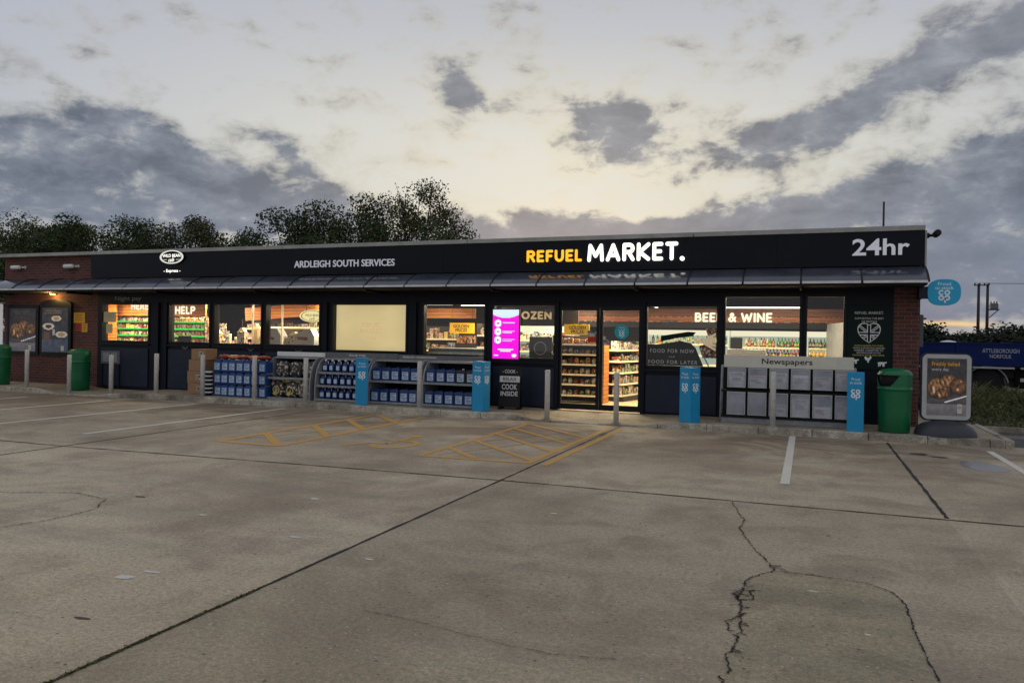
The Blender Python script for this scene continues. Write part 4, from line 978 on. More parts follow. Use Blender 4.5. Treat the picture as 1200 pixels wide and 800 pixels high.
def can(X, Y, z, label, kind='big', rz=0, group='blue washer fluid containers'):
    global protos
    if kind not in protos:
        t = thing('jerrycan' if kind != 'jug' else 'bottle_of_screenwash', label, 'container', (X, Y, z), rz, group)
        if kind == 'big': jerrycan_parts(t, .215, .295, .26, 'can_blue_bright')
        elif kind == 'mid': jerrycan_parts(t, .225, .31, .2, 'can_blue', capc='can_blue', full=True)
        elif kind == 'dark': jerrycan_parts(t, .225, .31, .2, 'can_dark', label='label_pale', full=True)
        else:
            w_ = .17; b = MB(); b.lathe([(.06, 0), (.072, .01), (.072, .17), (.06, .205), (.03, .235), (.024, .25)], 16); obj('container', b, 'can_blue', t)
            c = MB(); c.lathe([(.028, .25), (.028, .285)], 12); c.tube([(.03, 0, .22), (.07, -.02, .25), (.075, -.02, .19), (.06, 0, .16)], .008, 6); obj('cap', c, 'cap_white', t)
            l = MB(); l.smooth = True; i = 0
            for k in range(8):
                a, b2 = radians(-130 + 10 * k), radians(-120 + 10 * k)
                l.poly([(.0735 * cos(a), .0735 * sin(a), .05), (.0735 * cos(b2), .0735 * sin(b2), .05), (.0735 * cos(b2), .0735 * sin(b2), .15), (.0735 * cos(a), .0735 * sin(a), .15)])
            obj('product_label', l, 'label_pale', t)
        protos[kind] = t; return t
    t = dup(protos[kind], (X, Y, z), rz, label, group); return t
protos = {}
# solid stack left
rows = ['bottom', 'middle', 'top']
for r in range(3):
    for c in range(7):
        can(-13.36 + .222 * c + R.uniform(-.008, .008), 15.24 + R.uniform(-.012, .012), .125 + .297 * r, '%s bright blue container in the %s row of the big stack' % (ORD[c], rows[r]), 'big', R.uniform(-.04, .04), 'bright blue containers in the big stack')
bk = MB(); 
for c in range(5):
    t = thing('net_bag', '%s red netted kindling bag from the left on top of the blue stack' % ORD[c], 'net bag', (-13.28 + .3 * c, 15.27, 1.017), R.uniform(-.1, .1), 'net bags on the blue stack')
    d = MB(); d.smooth = True; nu, nv = 14, 8; sd = R.random() * 50
    for j in range(nv + 1):
        for i in range(nu):
            a = 2 * pi * i / nu; ph = pi * j / nv; r = 1 + .25 * mnoise.noise(Vector((cos(a) * 2, sin(a) * 2, ph + sd)))
            d.v.append((.155 * sin(ph) * cos(a) * r, .13 * sin(ph) * sin(a) * r, .052 - .05 * cos(ph) * r))
    for j in range(nv):
        for i in range(nu): i2 = (i + 1) % nu; d.face([j * nu + i, j * nu + i2, (j + 1) * nu + i2, (j + 1) * nu + i])
    d.v = [(x, y, max(0, z)) for x, y, z in d.v]
    obj('net', d, 'net_red' if c % 2 == 0 else 'net_orange', t)
    d = MB(); d.box(-.06, .06, -.09, -.05, .07, .098); obj('bag_tag', d, 'pack_white', t)
# cardboard boxes and tubs
for i, (x0, x1, z0, z1, r) in enumerate(((-14.36, -13.86, .125, .40, .01), (-14.38, -13.88, .405, .69, -.015), (-14.34, -13.86, .695, .97, .02), (-14.26, -13.82, .975, 1.24, -.03))):
    t = thing('cardboard_box', '%s box in the cardboard stack beside the blue containers' % ['lowest', 'second lowest', 'second highest', 'topmost'][i], 'box', ((x0 + x1) / 2, 15.42, z0), r, 'stacked cardboard boxes')
    a = (x1 - x0) / 2; d = MB(); d.box(-a, a, -.2, .2, 0, z1 - z0, c=.004); obj('carton', d, 'cardboard', t)
    d = MB(); d.box(-a, a, -.2015, -.2002, (z1 - z0) * .5, (z1 - z0) * .5 + .004); d.box(-.03, .03, -.2015, .2015, z1 - z0 - .0005, z1 - z0 + .001); obj('tape', d, 'tape', t)
    if i != 2:
        d = MB(); d.box(.02, .16, -.204, -.202, .08, .2); obj('paper_label', d, 'pack_white', t)
        d = MB()
        for k in range(3): d.box(.04, .13, -.206, -.2045, .1 + .03 * k, .115 + .03 * k)
        obj('label_print', d, 'letter_dark', t)
for i in range(6):
    t = thing('tub', '%s tub counted upward in the black and white stack beside the cardboard boxes' % ORD[i], 'tub', (-13.63, 15.12, .125 + .098 * i), R.uniform(0, 3), 'stacked tubs')
    d = MB(); d.lathe([(.095, 0), (.105, .06)], 20); obj('tub_body', d, 'black', t)
    d = MB(); d.lathe([(.11, .06), (.115, .065), (.115, .088), (.10, .095)], 20); obj('lid', d, 'cap_white', t)
# curved galvanised display units
def unit(X0, X1, label, shelves, header=True):
    L = X1 - X0; t = thing('display_unit', label, 'display unit', (X0, 15.15, .12), 0, 'galvanised goods displays')
    cur = [(.0, .0), (.0, .25), (.02, .5), (.07, .7), (.17, .87), (.3, .965), (.42, .985)]
    for xx in (0, L - .03): d = MB(); d.prism_x(cur + [(.8, .985), (.8, 0)], xx, xx + .03); obj('side_panel', d, 'galv', t)
    d = MB(); d.box(.03, L - .03, .775, .798, .02, .96); obj('back_panel', d, 'navy', t)
    d = MB(); d.box(.03, L - .03, .40, .80, .96, .983); d.box(.03, L - .03, .31, .40, .945, .975); obj('top_panel', d, 'galv', t)
    for k, z in enumerate(shelves):
        y0 = .01 if z < .3 else (.03 if z < .55 else .1)
        d = MB(); d.box(.03, L - .03, y0, .774, z - .025, z); d.box(.03, L - .03, y0 - .012, y0 - .0005, z - .035, z + .012); obj('shelf', d, 'galv', t)
    return t
unit(-11.98, -10.72, 'grey curved display of coal and log bags', [.03, .50])
unit(-10.6, -9.24, 'grey curved display of small blue bottles on three shelves', [.05, .36, .66])
unit(-9.2, -7.92, 'grey curved display of blue cans right of the blue sleeve', [.05, .52])
unit(-7.84, -6.58, 'grey curved display with two dark cans at its top right', [.05, .52])
for s, z in ((0, .05), (1, .36), (2, .66)):
    for c in range(7):
        can(-10.47 + .178 * c + .0, 15.30 + (.0, .03, .12)[s], .12 + z, '%s small blue bottle on the %s shelf of the three shelf display' % (ORD[c], ['bottom', 'middle', 'top'][s]), 'jug', R.uniform(-.2, .2), 'small blue bottles')
for s, z in ((0, .05), (1, .52)):
    for c in range(5):
        can(-9.04 + .243 * c + R.uniform(-.01, .01), 15.3 + (.0, .06)[s], .12 + z, '%s blue can on the %s shelf just right of the blue sleeve' % (ORD[c], ['lower', 'upper'][s]), 'mid', R.uniform(-.06, .06), 'blue cans on shelves')
        dk = s == 1 and c >= 3
        can(-7.68 + .235 * c + R.uniform(-.01, .01), 15.3 + (.0, .06)[s], .12 + z, ('%s dark can of the pair on the upper shelf' % ['left', 'right'][c - 3]) if dk else '%s blue can on the %s shelf in the display with dark cans' % (ORD[c], ['lower', 'upper'][s]), 'dark' if dk else 'mid', R.uniform(-.06, .06), 'dark cans on shelves' if dk else 'blue cans on shelves')
def bag(X, Y, z, w_, h_, m, top, label, group):
    t = thing('fuel_bag', label, 'bag', (X, Y, z), R.uniform(-.1, .1), group)
    d = MB(); d.smooth = True; nu, nv = 20, 10; sd = R.random() * 50
    for j in range(nv + 1):
        q = j / nv; k = (1 - abs(2 * q - 1) ** 5) ** .5 if 0 < j < nv else .35
        for i in range(nu):
            a = 2 * pi * i / nu; r = 1 + .16 * mnoise.noise(Vector((cos(a) * 2, sin(a) * 2, q * 3 + sd)))
            d.v.append((w_ / 2 * math.copysign(abs(cos(a)) ** .6, cos(a)) * k * r, .11 * math.copysign(abs(sin(a)) ** .6, sin(a)) * k * r, h_ * q))
    for j in range(nv):
        for i in range(nu): i2 = (i + 1) % nu; d.face([j * nu + i, j * nu + i2, (j + 1) * nu + i2, (j + 1) * nu + i])
    obj('sack', d, m, t)
    if top:
        d = MB(); d.prism([(-w_ * .45, h_ * .86), (w_ * .45, h_ * .84), (w_ * .5, h_ * 1.06), (0, h_ * 1.0), (-w_ * .5, h_ * 1.08)], -.05, .0); d.ring(0, h_ * .42, w_ * .20, w_ * .27, -.128); d.poly([(-w_ * .3, -.127, h_ * .2), (-w_ * .05, -.127, h_ * .1), (w_ * .1, -.127, h_ * .5)]); obj('bag_print', d, top, t)
bag(-11.72, 15.36, .15, .36, .42, 'bag_dark', 'bag_yellow', 'dark log bag with a yellow top, left on the lower shelf', 'fuel bags')
bag(-11.34, 15.36, .15, .36, .40, 'bag_dark', 'bag_yellow', 'dark log bag with a pale yellow ring print, middle of the lower shelf', 'fuel bags')
bag(-10.97, 15.36, .15, .36, .40, 'bag_pink', 'bag_pink', 'pinkish brown fuel bag, right on the lower shelf', 'fuel bags')
for c in range(3): bag(-11.7 + .37 * c, 15.5, .62, .35, .38, 'bag_dark', None, '%s black coal bag from the left on the upper shelf' % ORD[c], 'fuel bags')
t = thing('header_board', 'white blank header board above the coal bag display', 'header board', (-11.33, 15.65, 1.105))
d = MB(); d.box(-.68, .68, -.02, .02, .01, .115, c=.004); obj('board', d, 'white', t)
t = thing('header_board', 'grey header board lettered SOLID FUEL over the blue displays', 'header board', (-9.6, 15.65, 1.105))
d = MB(); d.box(-1.02, .9, -.02, .02, .01, .13, c=.004); obj('board', d, 'grey_mid', t)
text('letters', 'SOLID FUEL', .46, .045, 'white', (-.15, -.024, .07), t, .02)
t = thing('header_board', 'grey header board lettered ADBLUE SCREENWASH over the blue displays', 'header board', (-7.9, 15.65, 1.105))
d = MB(); d.box(-.78, 1.3, -.02, .02, .01, .115, c=.004); obj('board', d, 'grey_mid', t)
text('letters', 'ADBLUE / SCREENWASH', .85, .04, 'white', (-.25, -.024, .065), t, .02)

# newspaper stand
t = thing('newspaper_stand', 'black newspaper stand with twelve clear trays and a cream Newspapers header', 'newspaper stand', (-.35, 15.2, .12))
d = MB(); d.box(-1.2, 1.2, .02, .5, .0, .10, c=.005); obj('plinth', d, 'galv', t)
d = MB(); d.box(-1.16, 1.16, .30, .34, .10, 1.05); d.box(-1.16, 1.16, .0, .299, .58, .62); d.box(-1.16, 1.16, .0, .299, .10, .15); obj('back_panel', d, 'black', t)
for sx in (-1, 1):
    d = MB(); d.tube([(sx * 1.18, .0, .0), (sx * 1.175, .05, .6), (sx * 1.165, .12, 1.08)], .017, 8); d.tube([(sx * 1.18, .35, 0), (sx * 1.165, .35, 1.08)], .017, 8)
    for z in (.2, .4, .6, .8): d.tube([(sx * 1.178, .03, z), (sx * 1.178, .35, z)], .006, 6)
    obj('side_frame', d, 'galv', t)
d = MB(); d.box(-1.12, 1.13, -.01, .02, 1.045, 1.275, c=.004); obj('header', d, 'cream_board', t)
text('header_lettering', 'Newspapers', .88, .135, 'letter_dark', (-.0, -.014, 1.155), t, .012)
pn = 0
for r, (z0, z1) in enumerate(((.67, 1.04), (.165, .59))):
    for c in range(6):
        x = -1.03 + .375 * c + .175 - .03
        q = MB(); h = z1 - z0; a = .165
        yb = -.06 if r == 0 else -.09
        q.poly([(x - a, yb + .02, z0), (x + a, yb + .02, z0), (x + a, yb, z1), (x - a, yb, z1)])
        q.poly([(x - a, yb + .02, z0), (x - a, .29, z0), (x - a, .29, z1), (x - a, yb, z1)]); q.poly([(x + a, yb + .02, z0), (x + a, .29, z0), (x + a, .29, z1), (x + a, yb, z1)])
        tr = obj('tray', q, 'tray_plastic', t)
        q = MB(); e = .012
        for (xa, xb, za, zb) in ((x - a, x - a + e, z0, z1), (x + a - e, x + a, z0, z1), (x - a + e, x + a - e, z0, z0 + e), (x - a + e, x + a - e, z1 - e * 1.6, z1)): q.box(xa, xb, yb - .006, yb + .012, za, zb)
        obj('tray_rim', q, 'grey_light', tr)
        if not (r == 1 and c in (0, 1)):
            hh = h * R.uniform(.45, .85); npz = MB(); npz.box(x - a + .02, x + a - .02, yb + .04, .16, z0 + .01, z0 + hh)
            nt = thing('newspaper_pile', 'newspapers in the %s tray of the %s row of the stand' % (ORD[c], ['upper', 'lower'][r]), 'newspapers', (-.35 + x, 15.2, .12 + z0), 0, 'newspaper piles')
            q = MB(); q.box(-a + .02, a - .02, yb + .04, .16, .01, hh); obj('paper_stack', q, 'paper', nt)
            sr = random.Random(r * 10 + c); pics = [(sr.uniform(.05, .5), sr.uniform(.15, .5), sr.uniform(.25, .45), sr.uniform(.2, .35), sr.choice([(120, 90, 80), (90, 100, 120), (150, 60, 50), (70, 80, 70)])) for _ in range(2)]; mast = sr.choice([(170, 30, 30), (30, 30, 32), (30, 50, 110), (225, 222, 214)])
            def page(u, v, pics=pics, mast=mast, sr=sr):
                if v > .84: return mast if (.08 < u < .9) else (228, 226, 218)
                if .74 < v < .8: return (40, 40, 42) if int(u * 18) % 4 else (228, 226, 218)
                for (px_, pv_, w_, h_, col_) in pics:
                    if px_ < u < px_ + w_ and pv_ < v < pv_ + h_: n = 30 * mnoise.noise(Vector((u * 12, v * 12, px_ * 9))); return [q_ + n for q_ in col_]
                return (150, 148, 144) if int(v * 34) % 2 else (226, 224, 216)
            raster('front_page', -a + .025, a - .025, .015, hh - .005, 22, 26, page, 'print_plain', nt, yb + .037)

# forecourt pastry sign
t = thing('forecourt_sign', 'grey framed Freshly baked every day pastry sign on a dark water filled base', 'sign', (2.2, 14.95, .12), radians(5))
d = MB(); d.smooth = True; nu, nv = 40, 8
for j in range(nv + 1):
    q = j / nv
    for i in range(nu):
        a = 2 * pi * i / nu; k = cos(q * pi / 2) ** .65 if j < nv else .05; k = max(k, .25)
        d.v.append((.47 * math.copysign(abs(cos(a)) ** .75, cos(a)) * k, .36 * math.copysign(abs(sin(a)) ** .75, sin(a)) * k, [0, .05, .09, .13, .17, .2, .225, .245, .25][j]))
for j in range(nv):
    for i in range(nu): i2 = (i + 1) % nu; d.face([j * nu + i, j * nu + i2, (j + 1) * nu + i2, (j + 1) * nu + i])
d.smooth = False; d.face([nv * nu + i for i in range(nu)])
obj('water_base', d, 'base_plastic', t)
def rrect(w_, h_, r, z0, n=6):
    P = []
    for (cx, cz, a0) in ((w_ / 2 - r, z0 + r, -90), (w_ / 2 - r, z0 + h_ - r, 0), (-w_ / 2 + r, z0 + h_ - r, 90), (-w_ / 2 + r, z0 + r, 180)):
        for k in range(n + 1): a = radians(a0 + 90 * k / n); P.append((cx + r * cos(a), cz + r * sin(a)))
    return P
d = MB(); d.prism(rrect(.74, 1.10, .09, .27), -.05, .05); obj('frame', d, 'grey_light', t)
d = MB(); d.prism(rrect(.79, 1.15, .11, .245), -.02, .02); obj('frame_edge', d, 'navy_panel', t)
d = MB(); d.box(-.2, .2, -.04, .04, .2, .28); obj('stem', d, 'navy_panel', t)
raster('poster', -.3, .3, .34, 1.30, 90, 130, pastry, 'print_glow', t, -.054)
text('poster_lettering', 'Freshly baked', .42, .085, 'notice_yellow', (-.02, -.058, 1.2), t, .014)
text('poster_lettering', 'every day', .26, .06, 'letter_print', (-.1, -.058, 1.11), t, .008)
d = MB(); d.prism(rrect(.07, .16, .015, .38), -.0575, -.0555); d.v = [(x + .2, y, z) for x, y, z in d.v]; obj('price_tab', d, 'cream_board', t)
d = MB(); d.ring(.2, .48, .012, .022, -.0595, n=16); obj('price_tab_mark', d, 'letter_dim', t)
# A-board
t = thing('chalkboard_sign', 'black A-board sign reading COOK RELAX COOK INSIDE beside the blue sleeve', 'sign', (-5.93, 15.5, .11), radians(6))
d = MB(); M_ = Matrix.Rotation(radians(-6), 4, 'X'); d.box(-.235, .235, -.02, .02, .06, .92, M=M_, c=.006); obj('front_board', d, 'black', t)
d = MB(); M2 = Matrix.Translation((0, .2, 0)) @ Matrix.Rotation(radians(7), 4, 'X'); d.box(-.235, .235, -.02, .02, .06, .90, M=M2); obj('rear_board', d, 'black', t)
for sx in (-1, 1):
    d = MB(); d.box(sx * .2 - .03, sx * .2 + .03, -.05, .25, 0, .055); obj('foot', d, 'black', t)
q = textmesh('- COOK -', .33, .075, .015)
def ab(name, mb, m, z, yy=-.026):
    mm = MB(); mm.v = [tuple(M_ @ Vector((x, y + yy, zz + z))) for x, y, zz in mb.v]; mm.f = mb.f; mm.m = mb.m; mm.sm = mb.sm; return obj(name, mm, m, t)
ab('letters', q, 'letter_print', .82); ab('letters', textmesh('RELAX', .3, .075, .01), 'letter_dark', .655, -.03)
q = MB(); q.box(-.22, .22, 0, .003, -.065, .065); ab('banner', q, 'letter_print', .655, -.0265)
ab('letters', textmesh('COOK', .34, .115, .02), 'letter_print', .49); ab('letters', textmesh('INSIDE', .38, .1, .02), 'letter_print', .345)

# digital screen in the window
t = thing('digital_screen', 'bright magenta digital screen with pale top behind the window by the doors', 'screen', (-6.28, F - .055, 1.17))
d = MB(); d.box(-.33, .33, 0, .05, -.01, 1.12, c=.008); obj('casing', d, 'black', t)
def mag(u, v):
    if v > .9 - .07 * (1 - (2 * u - 1) ** 2): return (120 + 90 * v, 225, 240)
    c = (238, 0, 205)
    for cz in (.72, .55, .38):
        if ((u - .2) / .13) ** 2 + ((v - cz) / .075) ** 2 < 1: return (255, 245, 255) if abs(u - .2) > .04 or abs(v - cz) > .02 else (238, 0, 205)
        for k in range(2):
            if .37 < u < .85 - .1 * k and abs(v - cz - .012 + .028 * k) < .008 and not (cz == .72 and k): return (255, 200, 250)
    for k in range(2):
        if .2 + .1 * k < u < .8 - .1 * k and abs(v - .19 + .035 * k) < .011: return (255, 225, 252)
    if ((u - .83) / .09) ** 2 + ((v - .07) / .035) ** 2 < 1: return (255, 235, 255)
    if .06 < u < .22 and abs(v - .065) < .012: return (255, 225, 255)
    return c
raster('display', -.31, .31, .01, 1.1, 50, 90, mag, 'screen_lit', t, -.003)

# ------------------------------------------------------------------ interior
def inter(name, label, cat, loc, rz=0, group=None): return thing(name, label, cat, loc, rz, group)
def ceil_light(X, Y, z, L, along, label, e):
    t = inter('ceiling_light', label, 'ceiling light', (X, Y, z), 0 if along == 'x' else pi / 2, 'strip lights under the shop ceiling')
    d = MB(); d.box(-L / 2, L / 2, -.04, .04, .012, .03); obj('housing', d, 'grey_mid', t)
    d = MB(); d.box(-L / 2 + .01, L / 2 - .01, -.035, .035, -.012, .012); obj('tube', d, 'tube', t)
    for sx in (-1, 1):
        d = MB(); d.tube([(sx * L * .4, 0, .05), (sx * L * .4, 0, 2.95 - z)], .004, 5); obj('hanger', d, 'black', t)
    l = bpy.data.lights.new('tube_light', 'AREA'); l.shape = 'RECTANGLE'; l.size = L; l.size_y = .3; l.energy = e; l.color = (1, .81, .53)
    o = bpy.data.objects.new('tube_light', l); COL.objects.link(o); o.parent = t; o.location = (0, 0, -.03)
    return t
CL = [(-20, 18, 'over the till area'), (-17.6, 19.2, 'over the till counter'), (-15.2, 18.2, 'by the coffee area'), (-13.6, 20.5, 'behind the coffee area'), (-11.8, 18.4, 'right of the oval cafe sign'),
      (-9.3, 22.0, 'at the rear of the blind bay'), (-7.6, 18.4, 'above the golden prices sign'), (-5.9, 19.6, 'above the freezer aisle'), (-4.4, 18.2, 'just inside the doors'), (-4.2, 22.4, 'at the rear of the doors aisle'),
      (-2.6, 19.0, 'inside the food print window'), (-.6, 22.9 - 3.6, 'in front of the wine cabinets')]
for i, (X, Y, lb) in enumerate(CL):
    along = 'y' if i in (3, 6, 7, 9) else 'x'
    ceil_light(X, Y, 2.62 if i != 11 else 2.8, 1.5, along, 'lit strip light %s' % lb, (150 if i < 5 else 170 if i == 8 else 95))
ceil_light(-9.95, 20.2, 2.56, .9, 'x', 'lit strip light showing at the top left of the sign window', 10)
ceil_light(-.98, 18.0, 2.40, 1.7, 'x', 'long lit strip light across the top of the beer and wine window', 12)

PK = ['pack_red', 'pack_white', 'pack_green', 'pack_blue', 'pack_pink', 'orange_pack', 'bread']
def packs(n, X0, X1, Y, z, hs, label, group, mats, kind='pack', w_=None, y_j=.02):
    st = (X1 - X0) / n
    for i in range(n):
        h = R.uniform(*hs); wd = (w_ or st * R.uniform(.7, .92)); m = R.choice(mats)
        key = (kind, m, round(wd / .03), round(h / .03))
        x = X0 + st * (i + .5); loc = (x, Y + R.uniform(-y_j, y_j), z)
        d = MB()
        if kind == 'bottle':
            r = wd / 2; d.lathe([(r * .9, 0), (r, .01), (r, h * .58), (r * .4, h * .76), (r * .33, h), (r * .1, h * 1.005)], 10)
        elif kind == 'loaf':
            d.smooth = True; d.lathe([(.01, 0), (wd * .42, .01), (wd * .5, h * .5), (wd * .36, h * .9), (.01, h)], 10)
        else: d.box(-wd / 2, wd / 2, -.05, .05, 0, h, c=.008)
        o = obj(kind if kind != 'pack' else 'packet', d, m, None, loc, R.uniform(-.15, .15)); tag(o, label % ORD[i % 20], kind if kind != 'pack' else 'packet', group)
        if kind == 'bottle':
            q = MB(); q.lathe([(r * 1.02, h * .2), (r * 1.02, h * .45)], 10, cap=False); obj('bottle_label', q, R.choice(['pack_white', 'pack_white', 'gold_text', 'pack_red']), o)
def shelving(name, label, X0, X1, Y0, Y1, zs, mback, mshelf, medge, top, loc_z=.12):
    t = inter(name, label, 'shelving', (X0, Y0, loc_z)); L = X1 - X0; D = Y1 - Y0
    d = MB(); d.box(0, L, D - .03, D, 0, top - loc_z); d.box(-.03, -.001, 0, D, 0, top - loc_z); d.box(L + .001, L + .03, 0, D, 0, top - loc_z); obj('carcass', d, mback, t)
    for z in zs:
        d = MB(); d.box(0, L, .0, D - .031, z - loc_z - .025, z - loc_z); sh = obj('shelf', d, mshelf, t)
        d = MB(); d.box(0, L, -.012, -.001, z - loc_z - .032, z - loc_z + .012); obj('price_strip', d, medge, sh)
    return t
# behind the till: shelves of small packets with green lit strips
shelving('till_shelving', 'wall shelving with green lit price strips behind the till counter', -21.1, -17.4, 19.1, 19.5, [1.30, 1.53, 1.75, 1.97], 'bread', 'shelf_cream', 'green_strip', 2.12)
for k, z in enumerate((1.305, 1.535, 1.755, 1.975)):
    if k < 4: packs(20, -21.05, -17.45, 19.22, z, (.10, .15), '%s packet from the left on the ' + ['lowest', 'second', 'third', 'top'][k] + ' green lit till shelf', 'packets behind the till', ['pack_white', 'pack_red', 'orange_pack', 'pack_white', 'pack_green', 'wine_pale'])
t = inter('till_header', 'orange timber header with lit HERE TO HELP lettering', 'header', (-19.5, 19.02, 2.13), 0)
d = MB(); d.box(-2.3, 2.2, 0, .06, .02, .75); obj('timber_board', d, 'wood_orange', t)
bold('letters', 'HERE', .74, .25, 'letter_warm_lit', (-.42, -.012, .33), t, .22)
bold('letters', 'TO', .36, .25, 'letter_warm_lit', (.45, -.012, .26), t, .22)
bold('letters', 'HELP', .80, .25, 'letter_warm_lit', (1.42, -.012, .20), t, .22)
t = inter('timber_partition', 'brown timber partition at the left side of the night pay window', 'partition', (-21.0, 18.7, .12))
d = MB(); d.box(-.5, .42, 0, .05, 0, 2.4); obj('panel', d, 'wood_orange', t)
t = inter('till_counter', 'timber till counter behind the first two windows', 'counter', (-17.0, 18.2, .12))
d = MB(); d.box(-2.2, 1.9, 0, .6, 0, 1.02); obj('counter_body', d, 'wood_orange', t)
d = MB(); d.box(-2.25, 1.95, -.04, .64, 1.021, 1.06); obj('worktop', d, 'shelf_dark', t)
for X, lb in ((-18.25, 'left hand black till monitor on the counter'), (-17.5, 'right hand black till monitor on the counter')):
    t = inter('till_monitor', lb, 'monitor', (X, 18.4, 1.18), radians(15))
    d = MB(); d.box(-.2, .2, -.02, .02, .08, .36, c=.01); obj('screen', d, 'black', t)
    d = MB(); d.box(-.03, .03, 0, .04, 0, .1); d.box(-.1, .1, -.08, .1, 0, .015); obj('stand', d, 'black', t)
t = inter('counter_display', 'green and white tiered counter display by the HELP lettering', 'display', (-16.6, 18.5, 1.18))
d = MB(); d.box(-.35, .05, 0, .2, 0, .18); d.box(-.25, .35, .2, .25, 0, .75); obj('tiers', d, 'pack_white', t)
d = MB(); d.box(-.34, .04, -.006, -.001, .02, .16); d.box(-.22, .0, .19, .199, .55, .7); obj('green_panel', d, 'green_strip', t)
packs(5, -16.35, -15.8, 18.75, 1.18, (.15, .55), '%s leaflet pack on the counter by the till', 'counter packs', PK, y_j=.05)
# cafe area
t = inter('cafe_bulkhead', 'orange timber cafe bulkhead hanging from the dark ceiling', 'bulkhead', (-14.3, 20.0, 2.15))
d = MB(); d.box(-2.3, 2.4, 0, .08, .05, .45, M=Matrix.Rotation(radians(-4), 4, 'Y')); obj('timber_board', d, 'wood_orange', t)
t = inter('coffee_station', 'black and timber coffee station behind the cafe windows', 'coffee station', (-14.8, 19.3, .12))
d = MB(); d.box(-1.2, 2.3, 0, .7, 0, 1.05); obj('cabinet', d, 'wood_orange', t)
d = MB(); d.box(-1.2, 2.3, .5, .7, 1.051, 1.75); obj('splashback', d, 'shelf_dark', t)
d = MB(); d.tube([(-1.0 + .25, -.02, 1.05), (-.75, -.02, 1.62), (-.7, -.02, 1.69), (-.6, -.02, 1.71), (2.25, -.02, 1.71)], .028, 8); obj('light_rail', d, 'shelf_cream', t)
d = MB(); d.box(1.28, 1.38, .44, .49, 1.2, 1.66); obj('lit_panel', d, 'tube', t)
for i, (X, lb) in enumerate(((-13.95, 'left hand coffee machine at the coffee station'), (-13.1, 'right hand coffee machine at the coffee station'))):
    t = inter('coffee_machine', lb, 'coffee machine', (X, 19.65, 1.17))
    d = MB(); d.box(-.22, .22, -.2, .2, .0, .1, c=.01); d.box(-.22, .22, .02, .2, .1, .6); d.box(-.22, .22, -.2, .2, .42, .62, c=.015); obj('machine_body', d, 'black', t)
    d = MB(); d.box(-.15, .15, -.206, -.2005, .47, .56); obj('display', d, 'led_cool', t)
for i in range(5):
    t = inter('cup_stack', '%s cream paper cup stack from the left at the cafe window' % ORD[i], 'cups', (-15.95 + .22 * i + (.5 if i > 2 else 0), 18.3, 1.17), 0, 'paper cup stacks')
    d = MB(); d.lathe([(.035, 0), (.045, .05)] + [(.045 + .002 * (k % 2), .06 + .03 * k) for k in range(9 + (i * 5) % 8)], 14); obj('cups', d, 'paper_cream' if i % 2 else 'pack_white', t)
t = inter('cafe_shelf', 'low counter along the cafe windows', 'counter', (-13.6, 17.9, .12))
d = MB(); d.box(-3.0, 2.6, 0, .6, 0, 1.045); obj('counter_body', d, 'shelf_dark', t)
for i, (X, lb) in enumerate(((-14.05, 'red and white hot food carton stand left of the window mullion'), (-12.95, 'red and white hot food carton stand right of the window mullion'))):
    t = inter('food_stand', lb, 'food stand', (X, 18.0, 1.17))
    d = MB(); d.prism([(-.33, 0), (.33, 0), (.33, .42), (.2, .62), (-.0, .6), (-.33, .46)], 0, .3); obj('stand_body', d, 'grey_light', t)
    d = MB(); d.box(-.28, .12, -.006, -.001, .31, .40); obj('red_panel', d, 'pack_red', t)
for i, (X, m, lb) in enumerate(((-12.35, 'orange_pack', 'orange snack heap on the cafe counter'), (-12.05, 'pack_red', 'red snack heap on the cafe counter'), (-11.7, 'pack_red', 'red and white folded carton on the cafe counter'), (-11.4, 'orange_pack', 'orange packet pile at the right end of the cafe counter'))):
    t = inter('snack_pile', lb, 'snacks', (X, 18.15, 1.17)); d = MB(); sd = R.random() * 9
    for k in range(14): d.box(-.06, .06, -.04, .04, 0, .1, M=Matrix.Translation((R.uniform(-.1, .1), R.uniform(-.06, .06), .03 * k)) @ Matrix.Rotation(R.uniform(-.7, .7), 4, 'Y'))
    obj('snacks', d, m, t)
for i, (X, Y, w_, h_, m, lb) in enumerate(((-15.2, 18.2, .26, .52, 'pack_white', 'white leaflet rack left of the first cafe pole'), (-14.75, 18.25, .2, .62, 'paper_cream', 'tall cream cup dispenser between the cafe poles'), (-14.35, 18.3, .3, .38, 'bread', 'brown pastry basket beside the red and white stand'),
        (-13.45, 18.25, .34, .44, 'pack_white', 'white napkin box on the cafe counter'), (-12.65, 18.35, .22, .55, 'pack_pink', 'pinkish carton tower beside the orange snacks'), (-16.1, 18.2, .3, .46, 'orange_pack', 'orange carton at the left end of the cafe counter'))):
    t = inter('counter_item', lb, 'carton', (X, Y, 1.17)); d = MB(); d.box(-w_ / 2, w_ / 2, -.08, .08, 0, h_, c=.01); obj('carton', d, m, t)
    d = MB(); d.prism([(-w_ * .45, h_), (w_ * .45, h_), (w_ * .1, h_ * 1.22), (-w_ * .1, h_ * 1.22)], -.06, .06); obj('carton_top', d, 'paper_cream', t)
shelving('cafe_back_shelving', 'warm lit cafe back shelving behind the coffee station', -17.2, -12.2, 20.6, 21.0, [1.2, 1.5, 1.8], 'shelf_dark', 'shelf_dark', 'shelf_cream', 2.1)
for k, z in enumerate((1.2, 1.5, 1.8)): packs(16, -17.1, -12.3, 20.7, z + .005, (.1, .22), '%s item on the ' + ['lower', 'middle', 'upper'][k] + ' cafe back shelf', 'cafe shelf items', PK + ['pack_white', 'pack_white'])
t = inter('hanging_oval_sign', 'glowing cream oval WILD BEAN cafe sign hanging inside the window', 'sign', (-12.2, 17.3, 1.96))
